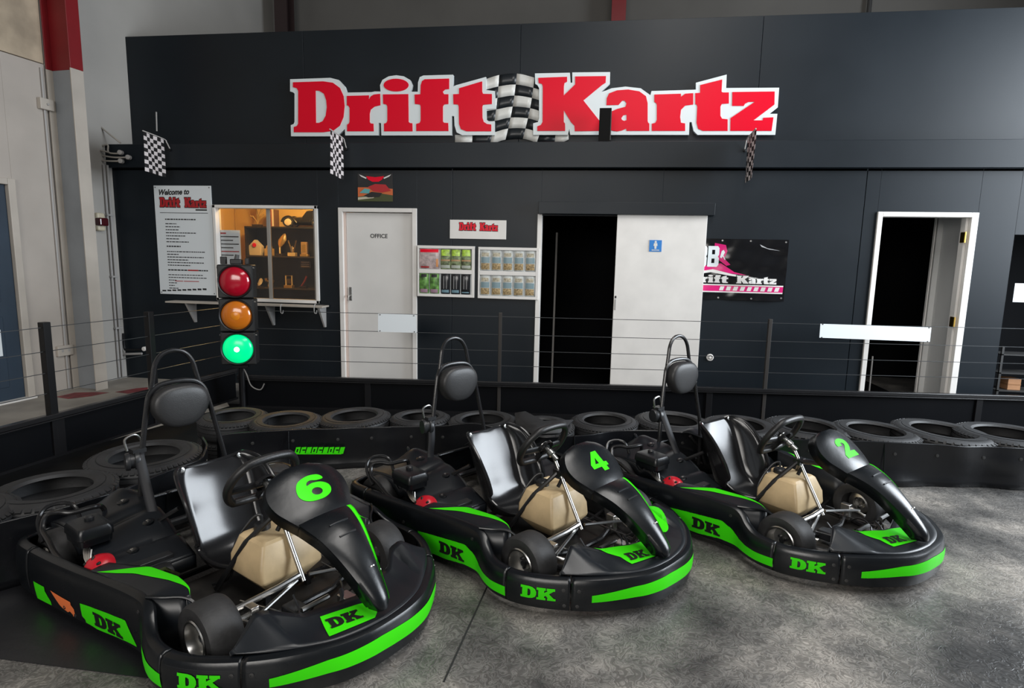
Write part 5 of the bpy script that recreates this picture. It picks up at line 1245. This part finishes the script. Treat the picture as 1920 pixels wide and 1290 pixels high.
# room
YO = YW+1.75
OW = mat('warm_office_wall', (.62, .40, .12), .6, var=.05, vscale=2)
s = MB(); s.bx(w0-.9, w0-.87, YW+.09, YO, 0, 2.6); s.bx(w1+.35, w1+.38, YW+.09, YO, 0, 2.6); s.bx(w0-.9, w1+.38, YO, YO+.03, 0, 2.6); s.bx(w0-.9, w1+.38, YW+.09, YO, 2.6, 2.63); s.bx(w0-.9, w1+.38, YW+.09, YO, .001, .012)
struct(s.build('wall_office', OW, smooth=0))
for px in (424, 442): 
    x_ = wp(px, 420, YO-.004)[0]; struct(MB().bx(x_-.006, x_+.006, YO-.008, YO-.0005, 0, 2.6).build('trim_2', OW, smooth=0))
ll = bpy.data.lights.new('office_lamp', 'POINT'); ll.energy = 62; ll.color = (1.0, .66, .26); ll.shadow_soft_size = .12
lo = bpy.data.objects.new('office_lamp', ll); COL.objects.link(lo); lo.location = ((w0+w1)/2-.15, YW+.75, 2.42)
# pendant that carries the office lamp (above the window's view)
pl_ = thing('pendant_lamp', 'warm office lamp hanging behind the window head', 'lamp', ((w0+w1)/2-.15, YW+.75, 2.3))
MB().lathe([(.02, .30), (.03, .25), (.16, .17), (.165, .165)], (0, 0, 0), (0, 0, 1), 20).build('shade', M_BRASS, pl_)
# notice inside the window
nx0, nz1 = wp(404, 431, YW+.06); nx1, nz0 = wp(453, 500, YW+.06); nz0 -= .12
nt_ = thing('window_notice', 'white printed notice taped inside the window, behind the traffic light', 'notice', (nx0, YW+.06, nz0)); ni = at_inv((nx0, YW+.06, nz0))
rel(MB().bx(nx0, nx1, YW+.058, YW+.061, nz0, nz1).build('sheet', M_BOARD, nt_, smooth=0), ni)
rects(nt_, ni, 'print_line', M_RTXT, [(nx0+.02, nx0+.13, nz1-.045, nz1-.028)], YW+.0578)
for k in range(6): rects(nt_, ni, 'print_line', M_INK if k != 4 else M_RTXT, [(nx0+.02, nx1-(.02 if k % 2 == 0 else .09), nz1-.080-.042*k, nz1-.068-.042*k)], YW+.0578)
# shelf unit
YSF = YO-.30
bx0, bz1 = wp(458, 424, YSF); bx1 = w1+.30; 
U_ = thing('bookcase', 'black shelf unit holding trophies inside the office', 'shelf', ((bx0+bx1)/2, YSF+.14, 0)); ui = at_inv(((bx0+bx1)/2, YSF+.14, 0))
KB = mat('black_shelf_board', (.010, .008, .006), .5)
rel(MB().bx(bx0, bx0+.02, YSF, YO-.01, .012, bz1).build('side', KB, U_, smooth=0), ui); rel(MB().bx(bx1-.02, bx1, YSF, YO-.01, .012, bz1).build('side', KB, U_, smooth=0), ui)
rel(MB().bx(bx0, bx1, YO-.03, YO-.012, .012, bz1).build('back', KB, U_, smooth=0), ui); rel(MB().bx(bx0, bx1, YSF, YO-.01, bz1-.02, bz1).build('top', KB, U_, smooth=0), ui)
zs1 = wp(520, 480, YSF)[1]; zs2 = wp(520, 540, YSF)[1]
SHB = mat('shelf_edge', (.035, .025, .015), .45)
for z in (zs1, zs2, zs2-.35): rel(MB().bx(bx0+.02, bx1-.02, YSF, YO-.03, z-.018, z).build('shelf', SHB, U_, smooth=0), ui)
YT = YSF+.10
GO = mat('gold_trophy', (.75, .48, .14), .3, metal=.8); DKW = mat('dark_plinth', (.03, .018, .010), .3); SIL = mat('silver_trophy', (.55, .5, .42), .25, metal=1)
def trophy(px, z, label, build):
    x = wp(px, 500, YT)[0]; t = thing('trophy', label, 'trophy', (x, YT, z), group='trophies on the office shelf'); build(t); return t
def ornament(nm, label, cat_, px, z, build):
    x = wp(px, 500, YT)[0]; t = thing(nm, label, cat_, (x, YT, z)); build(t); return t
def house(t):
    MB().add([(-.085, -.04, 0), (.085, -.04, 0), (.095, -.04, .13), (0, -.04, .22), (-.095, -.04, .13), (-.085, .04, 0), (.085, .04, 0), (.095, .04, .13), (0, .04, .22), (-.095, .04, .13)], [(0, 1, 2, 3, 4), (9, 8, 7, 6, 5), (0, 5, 6, 1), (1, 6, 7, 2), (2, 7, 8, 3), (3, 8, 9, 4), (4, 9, 5, 0)]).build('body', mat('cream_wood', (.66, .58, .45), .5), t, smooth=0, bevel=.006)
    MB().lathe([(.03, -.012), (.028, -.02), (.0005, -.022)], (0, -.035, .145), (0, 1, 0), 16).build('red_badge', M_SIGNR, t)
ornament('house_ornament', 'white house-shaped ornament with a red badge on the upper shelf', 'ornament', 482, zs1, house)
def box_gift(t):
    MB().bx(-.055, .055, -.04, .04, 0, .10).build('box', mat('tan_gift', (.50, .33, .12), .5), t, smooth=0, bevel=.004); MB().tube(cat([(-.04, 0, .10), (-.03, 0, .14), (0, 0, .11), (.03, 0, .14), (.04, 0, .10)], 4), .008, 6).build('bow', MATS['tan_gift'], t)
ornament('gift_box', 'small tan box with a bow on the upper shelf behind the mullion', 'ornament', 506, zs1, box_gift)
def flame(t):
    MB().bx(-.05, .05, -.035, .035, 0, .035).build('plinth', DKW, t, smooth=0, bevel=.004); MB().tube([(0, 0, .035), (0, 0, .12)], .014, 8).build('stem', GO, t)
    MB().loft([[(w_*math.cos(a*.785)*1.0+.02*k_, .012*math.sin(a*.785), z_) for a in range(8)] for k_, (w_, z_) in enumerate([(.012, .12), (.045, .17), (.06, .22), (.04, .27), (.01, .31)])]).build('flame', GO, t)
trophy(526, zs1, 'gold flame-shaped trophy on the upper shelf', flame)
def wings(t):
    MB().bx(-.055, .055, -.035, .035, 0, .05).build('plinth', mat('pale_plinth', (.5, .36, .16), .4), t, smooth=0, bevel=.004)
    for s in (-1, 1): MB().loft([[(s*(.01+.05*k/4)+.012*math.cos(a*1.05), .008*math.sin(a*1.05), .05+.17*k/4) for a in range(6)] for k in range(5)]).build('wing', SIL, t)
    MB().lathe([(.018, .0), (.02, .05), (.014, .09), (.0005, .10)], (0, 0, .05), (0, 0, 1), 10).build('figure', SIL, t)
trophy(549, zs1, 'winged silver trophy on a pale plinth on the upper shelf', wings)
def tower(t):
    MB().bx(-.055, .055, -.035, .035, 0, .03).build('plinth', GO, t, smooth=0, bevel=.004); MB().bx(-.045, .045, -.02, .02, .03, .20).build('block', mat('amber_block', (.28, .17, .06), .3), t, smooth=0, bevel=.005); MB().bx(-.025, .025, -.024, -.019, .07, .16).build('plaque', GO, t, smooth=0)
trophy(572, zs1, 'square gold block trophy at the right of the upper shelf', tower)
def shoe(t):
    for s in (-1, 1): MB().loft([[(s*.05+.032*math.cos(a*.785)*w_, -.03+.02*k_, .03+.03*math.sin(a*.785)*h_+.02*k_) for a in range(8)] for k_, (w_, h_) in enumerate([(.5, .4), (1, .8), (1, 1), (.9, 1.2)])]).build('bootie', mat('white_ceramic', (.6, .5, .38), .4), t)
    MB().bx(-.09, .09, -.05, .05, 0, .02).build('base', DKW, t, smooth=0)
ornament('bootie_ornament', 'pair of small white bootie ornaments on the lower shelf', 'ornament', 480, zs2, shoe)
def cup(t):
    MB().bx(-.06, .06, -.04, .04, 0, .04).build('plinth', GO, t, smooth=0, bevel=.004); MB().tube([(-.045, 0, .04), (-.045, 0, .17), (.045, 0, .17), (.045, 0, .04)], .012, 8).build('arch', GO, t); MB().bx(-.03, .03, -.01, .01, .06, .13).build('plaque', SIL, t, smooth=0)
trophy(541, zs2, 'gold arch-shaped trophy on the lower shelf', cup)
def ribbon(t):
    MB().bx(-.05, .05, -.03, .03, 0, .03).build('plinth', DKW, t, smooth=0); MB().tube(cat([(-.03, 0, .03), (.02, 0, .10), (.05, 0, .17)], 4), .014, 8).build('blade', mat('dark_red_glass', (.16, .03, .03), .2), t)
trophy(568, zs2, 'dark red slanted trophy at the right of the lower shelf', ribbon)
def bowl(t):
    MB().lathe([(.05, 0), (.02, .01), (.015, .05), (.05, .09), (.055, .13), (.045, .13), (.0005, .06)], (0, 0, 0), (0, 0, 1), 16).build('cup', SIL, t); MB().tube(cat([(.05, 0, .11), (.08, 0, .09), (.05, 0, .05)], 4), .006, 6).build('handle', SIL, t)
trophy(503, zs2, 'small silver cup on the lower shelf beside the mullion', bowl)
sgx, sgz = wp(572, 495, YT)
def keysign(t):
    MB().bx(-.075, .075, -.01, .01, 0, .10).build('plate', DKW, t, smooth=0, bevel=.003); rects_ = MB()
    for k in range(3): rects_.bx(-.06, .06, -.0115, -.010, .02+.028*k, .032+.028*k)
    rects_.build('print', mat('print_brown', (.20, .14, .09), .5), t, smooth=0)
ornament('hanging_plaque', 'dark plaque hanging under the upper shelf at its right end', 'plaque', 573, zs1-.16, keysign)
# on top of the unit: dried flowers, books, vintage model car
def flowers(t):
    MB().bx(-.06, .06, -.04, .04, 0, .03).build('base', DKW, t, smooth=0)
    rs = random.Random(2)
    for k in range(16):
        a, h = rs.uniform(-.5, .5), rs.uniform(.14, .34)
        MB().tube([(0, 0, .03), (a*.06, rs.uniform(-.03, .03), h*.6), (a*.2, rs.uniform(-.04, .04), h)], [.004, .004, .012], 6).build('stem', mat('dried_flower', (.45, .30, .10), .6), t)
ornament('dried_flowers', 'spray of dried golden flowers on top of the shelf unit', 'flowers', 486, bz1, flowers)
for k, (px, mm, lab) in enumerate(((507, 'white', 'cream book standing on top of the shelf unit'), (511, 'red', 'dark red book standing on top of the shelf unit'), (516, 'brown', 'brown book standing on top of the shelf unit'))):
    x = wp(px, 400, YT)[0]
    bk = thing('book', lab, 'book', (x, YT, bz1), group='books on the shelf unit')
    MB().bx(-.018, .018, -.07, .07, 0, .235).build('cover', mat('book_'+mm, {'white': (.6, .5, .38), 'red': (.30, .02, .02), 'brown': (.16, .08, .04)}[mm], .5), bk, smooth=0, bevel=.003); MB().bx(-.013, .013, -.072, .066, .006, .236).build('pages', mat('book_pages', (.6, .5, .35), .7), bk, smooth=0)
def car(t):
    body = mat('dark_vintage_car', (.015, .013, .010), .2); 
    MB().loft([[(-.14+.30*k/6+0, .05*math.cos(a*.785), .075+hh*math.sin(a*.785)) for a in range(8)] for k, hh in enumerate([.03, .035, .045, .05, .05, .05, .045])]).build('hood', body, t, smooth=60)
    MB().loft([[(x, -.055, .05), (x, .055, .05), (x, .05, z), (x, -.05, z)] for x, z in ((.05, .12), (.10, .19), (.24, .20), (.27, .12))]).build('cabin', body, t, bevel=.01)
    MB().loft([[(x, -.05, .20), (x, .05, .20), (x, .046, z), (x, -.046, z)] for x, z in ((.09, .205), (.12, .222), (.22, .222), (.25, .205))]).build('roof', mat('gold_roof', (.55, .36, .12), .4), t)
    for x in (-.09, .22):
        for s in (-1, 1):
            wv = MB().lathe([(.048, -.012), (.058, -.010), (.058, .010), (.048, .012)], (x, s*.062, .058), (0, 1, 0), 20, closed=True).build('wheel', mat('car_tyre', (.02, .02, .02), .5), t); MB().lathe([(.040, s*.010), (.030, s*.014), (.0005, s*.014)], (x, s*.062, .058), (0, 1, 0), 16).build('hub', mat('cream_hub', (.6, .5, .33), .4), wv)
            MB().tube(cat([(x-.075, s*.06, .06), (x-.05, s*.06, .105), (x, s*.06, .125), (x+.05, s*.06, .10), (x+.09, s*.06, .05)], 4), .012, 8).build('mudguard', body, t)
    MB().tube([(-.155, -.05, .05), (-.155, .05, .05)], .008, 8).build('bumper', GO, t)
x = wp(567, 420, YSF+.16)[0]; cr = thing('model_car', 'dark vintage model car on top of the shelf unit', 'model car', (x-.03, YSF+.14, bz1)); car(cr)
for ch in cr.children: pass
cr.scale = (1.35, 1.35, 1.15)
# counter shelf under the window with brackets
c0 = wp(318, 557, YW-.12)[0]; c1 = wp(610, 572, YW-.12)[0]; cz = wz0-.012
ct = thing('window_counter', 'narrow pale counter shelf under the service window on metal brackets', 'shelf', ((c0+c1)/2, YW, cz)); ci = at_inv(((c0+c1)/2, YW, cz))
rel(MB().bx(c0, c1, YW-.20, YW-.027, cz-.018, cz).build('shelf_board', mat('pale_shelf', (.42, .38, .33), .5, var=.1, vscale=6), ct, smooth=0, bevel=.003), ci)
for px in (359, 507, 604):
    x = wp(px, 590, YW-.08)[0]
    rel(MB().add([(x-.012, YW-.0005, cz-.02), (x+.012, YW-.0005, cz-.02), (x+.010, YW-.0005, cz-.25), (x-.010, YW-.0005, cz-.25), (x-.012, YW-.17, cz-.02), (x+.012, YW-.17, cz-.02), (x+.008, YW-.03, cz-.25), (x-.008, YW-.03, cz-.25)], [(0, 1, 2, 3), (7, 6, 5, 4), (0, 4, 5, 1), (1, 5, 6, 2), (2, 6, 7, 3), (3, 7, 4, 0)]).build('bracket', M_GALV, ct, smooth=0), ci)
for px in (527, 590):
    p = ony(px, 573, YW-.21); rel(MB().tube(cat([p+np.array([0, .02, .012]), p+np.array([0, -.01, 0]), p+np.array([0, -.012, -.07]), p+np.array([.02, -.012, -.085]), p+np.array([.03, -.012, -.05])], 4), .005, 6).build('hook', M_GALV, ct), ci)

# ================================================================== LEFT WALL FITTINGS
def lthing(nm, label, cat_, px, py, off=0.0):
    a, z = onl(px, py, off); p = lpt(a, z, off)
    t = thing(nm, label, cat_, p, math.atan2(LD[1], LD[0])-math.pi/2)      # local +x into the room, +y along the wall into depth
    return t
t = lthing('junction_box', 'grey box on the conduit high on the left wall', 'electrical box', 82, 196)
MB().bx(0, .05, -.07, .07, -.055, .055).build('box', M_STEELB, t, smooth=0, bevel=.006); MB().lathe([(.012, .05), (.010, .062), (.0005, .063)], (0, 0, 0), (1, 0, 0), 12).build('knob', M_GALV, t)
t = lthing('power_outlet', 'double power outlet low on the left wall behind the fence', 'outlet', 119, 657)
MB().bx(0, .035, -.085, .085, -.055, .055).build('box', M_STEELB, t, smooth=0, bevel=.006)
for s in (-.035, .035): MB().bx(.034, .0365, s-.012, s+.012, -.012, .012).build('socket', M_GALV, t, smooth=0)
a, z = onl(92, 260, 0); a2, _ = onl(128, 640, 0)
ca = onl(88, 300)[0]
t = thing('wall_conduit', 'thin pale conduit running down the left wall beside the column', 'conduit', lpt(ca, 0, .012)); ci = at_inv(lpt(ca, 0, .012))
rel(MB().tube([lpt(onl(82, 210)[0], 0.02, .012), lpt(onl(82, 210)[0], onl(85, 130)[1], .012)], .010, 8).build('pipe', M_GALV, t), ci)
# exit-style beacon behind the column
t = lthing('wall_beacon', 'cream wall beacon with a dark red lens behind the column', 'beacon', 183, 416)
MB().bx(0, .06, -.05, .05, -.10, .10).build('base', mat('cream_plastic', (.62, .56, .42), .5), t, smooth=0, bevel=.02); MB().bx(.02, .10, -.055, .055, -.045, .045).build('lens', mat('dark_red_lens', (.06, .004, .008), .2), t, smooth=0, bevel=.015)
# vertical conduits in the corner, cables and round glands
ac = onl(208, 330)[0]-.10
t = thing('corner_conduit', 'pair of pale conduits running down the corner of the left wall', 'conduit', lpt(ac, 0, .02)); ci = at_inv(lpt(ac, 0, .02))
for d_, o_2 in ((0, .018), (.045, .020)): rel(MB().tube([lpt(ac+d_, .02, o_2), lpt(ac+d_, onl(212, 312)[1], o_2)], .013, 8).build('pipe', M_GALV, t), ci)
for zz in (.6, 1.2, 1.9): rel(lbox(ac-.02, ac+.07, 0, .04, zz, zz+.02).build('clip', M_GALV, t, smooth=0), ci)
p0 = ony(172, 288, YF-.05)
t = thing('cable_bundle', 'bundle of pale cables with round caps at the left end of the fascia', 'cables', p0); ci = at_inv(p0)
for k, pts in enumerate([[(165, 290), (190, 275), (202, 272), (204, 286), (226, 288)], [(165, 284), (185, 290), (212, 295), (241, 295)], [(165, 292), (186, 300), (205, 302), (226, 302)], [(168, 280), (192, 283), (202, 285)]]):
    rel(MB().tube(cat([ony(x, y, YF-.03-.01*k) for x, y in pts], 5), .009, 8).build('cable', mat('grey_beige_cable', (.40, .37, .33), .5), t), ci)
for (x, y) in ((226, 286), (241, 295), (227, 302)):
    rel(MB().lathe([(.026, .02), (.026, -.02), (.018, -.026), (.0005, -.026)], ony(x, y, YF-.05), (-.2, 1, 0), 16).build('cable_cap', mat('grey_cap', (.38, .37, .36), .5), t), ci)
q0, q1 = ony(163, 214, YF-.02), ony(226, 268, YF-.02)
rel(MB().tube(cat([q0, (q0+q1)/2+np.array([0, 0, -.01]), q1], 4), .010, 8).build('cable', MATS['grey_beige_cable'], t), ci)
# handrail stub and pipe low in the corner
p0 = ony(200, 660, YW-.10)
t = thing('low_pipe', 'short pale pipes with a round cap low in the left corner', 'pipe', p0); ci = at_inv(p0)
rel(MB().tube([ony(198, 665, YW-.05), ony(266, 663, YW-.05)], .014, 8).build('pipe', M_GALV, t), ci)
rel(MB().tube(cat([ony(231, 625, YW-.06), ony(233, 652, YW-.06), ony(240, 656, YW-.06), ony(268, 655, YW-.06)], 4), .013, 8).build('pipe', M_FPOST, t), ci)
rel(MB().lathe([(.026, .015), (.026, -.015), (.02, -.02), (.0005, -.02)], ony(271, 654, YW-.07), (0, 1, 0), 14).build('pipe_cap', M_FRAME, t), ci)
# dark blue door in the left wall
t = thing('door_2', 'dark blue panelled door in the left wall, cut off by the photo edge', 'door', lpt(DA-.45, 0, 0)); ci = at_inv(lpt(DA-.45, 0, 0)); struct(t)
rel(lbox(DA-.06, DA+.012, -.02, .03, 0, DZ+.05).build('frame', M_STEELB, t, smooth=0, bevel=.006), ci); rel(lbox(DA-1.0, DA-.06, -.02, .03, DZ-.01, DZ+.05).build('frame', M_STEELB, t, smooth=0, bevel=.006), ci)
rel(lbox(DA-1.0, DA-.06, -.055, -.02, .02, DZ-.01).build('leaf', M_DOORB, t, smooth=0), ci)
for (z0_, z1_) in ((.15, .85), (1.0, 1.9)): rel(lbox(DA-.85, DA-.2, -.022, -.012, z0_, z1_).build('leaf_panel', M_DOORB, t, smooth=0, bevel=.006), ci)
rel(lbox(DA-1.0, DA+.01, -.02, .05, .0, .022).build('threshold', M_FRAME, t, smooth=0), ci)
a_, z_ = onl(-6, 655, -.010)
t = thing('door_notice', 'white notice on the dark blue door at the left edge', 'notice', lpt(a_, z_, -.01)); ci = at_inv(lpt(a_, z_, -.01))
ae = onl(3, 640, -.010)[0]; zt_, zb2 = onl(2, 618, -.01)[1], onl(2, 668, -.01)[1]
rel(lbox(ae-.25, ae, -.0115, -.0095, zb2, zt_).build('sheet', M_BOARD, t, smooth=0), ci)
# green slanted lettering stencilled on the belt, left of kart 4
def topx(p):
    v = CAM @ (np.array(p)-CP); return 960+FPX*v[0]/v[2], 645+FPX*v[1]/v[2]
bpx = np.array([topx((q_[0], q_[1], .18))[0] for q_ in PB[:60]])
def belt_at(x, y):
    k = np.interp(x, bpx, np.arange(len(bpx))); k0 = int(k); fr = k-k0
    q_ = PB[k0]*(1-fr)+PB[k0+1]*fr; n_ = NB[k0]
    lo_, hi_ = 0.0, .3
    for _ in range(24):
        m_ = (lo_+hi_)/2
        if topx((q_[0], q_[1], m_))[1] > y: lo_ = m_
        else: hi_ = m_
    sf = FB(k/(len(PB)-1), m_/.30)
    return (q_[0]+n_[0]*.045, q_[1]+n_[1]*.045, m_)
for k in range(9):
    a_ = 552+k*10.4
    cs = [[(a_, 847), (a_+4, 835), (a_+12.5, 834.5), (a_+8.6, 847)]]
    if k % 3 == 0: cs.append([(a_+3.6, 844), (a_+5.6, 838), (a_+8.2, 838), (a_+6.2, 844)])
    if k % 3 == 1: cs.append([(a_+4.5, 841.5), (a_+5.2, 839), (a_+11, 839), (a_+10.2, 841.5)])
    v, f = glyph(cs, 0)
    rel(MB().add([belt_at(p[0], p[1]) for p in v], f).build('green_lettering', M_GREEN, bB, smooth=0, solid=.002), invB)
v, f = glyph([[(547, 848), (549, 846), (640, 846), (640, 848)]], 0)
rel(mapped(v, f, belt_at, 8).build('green_lettering', M_GREEN, bB, smooth=0, solid=.002), invB)
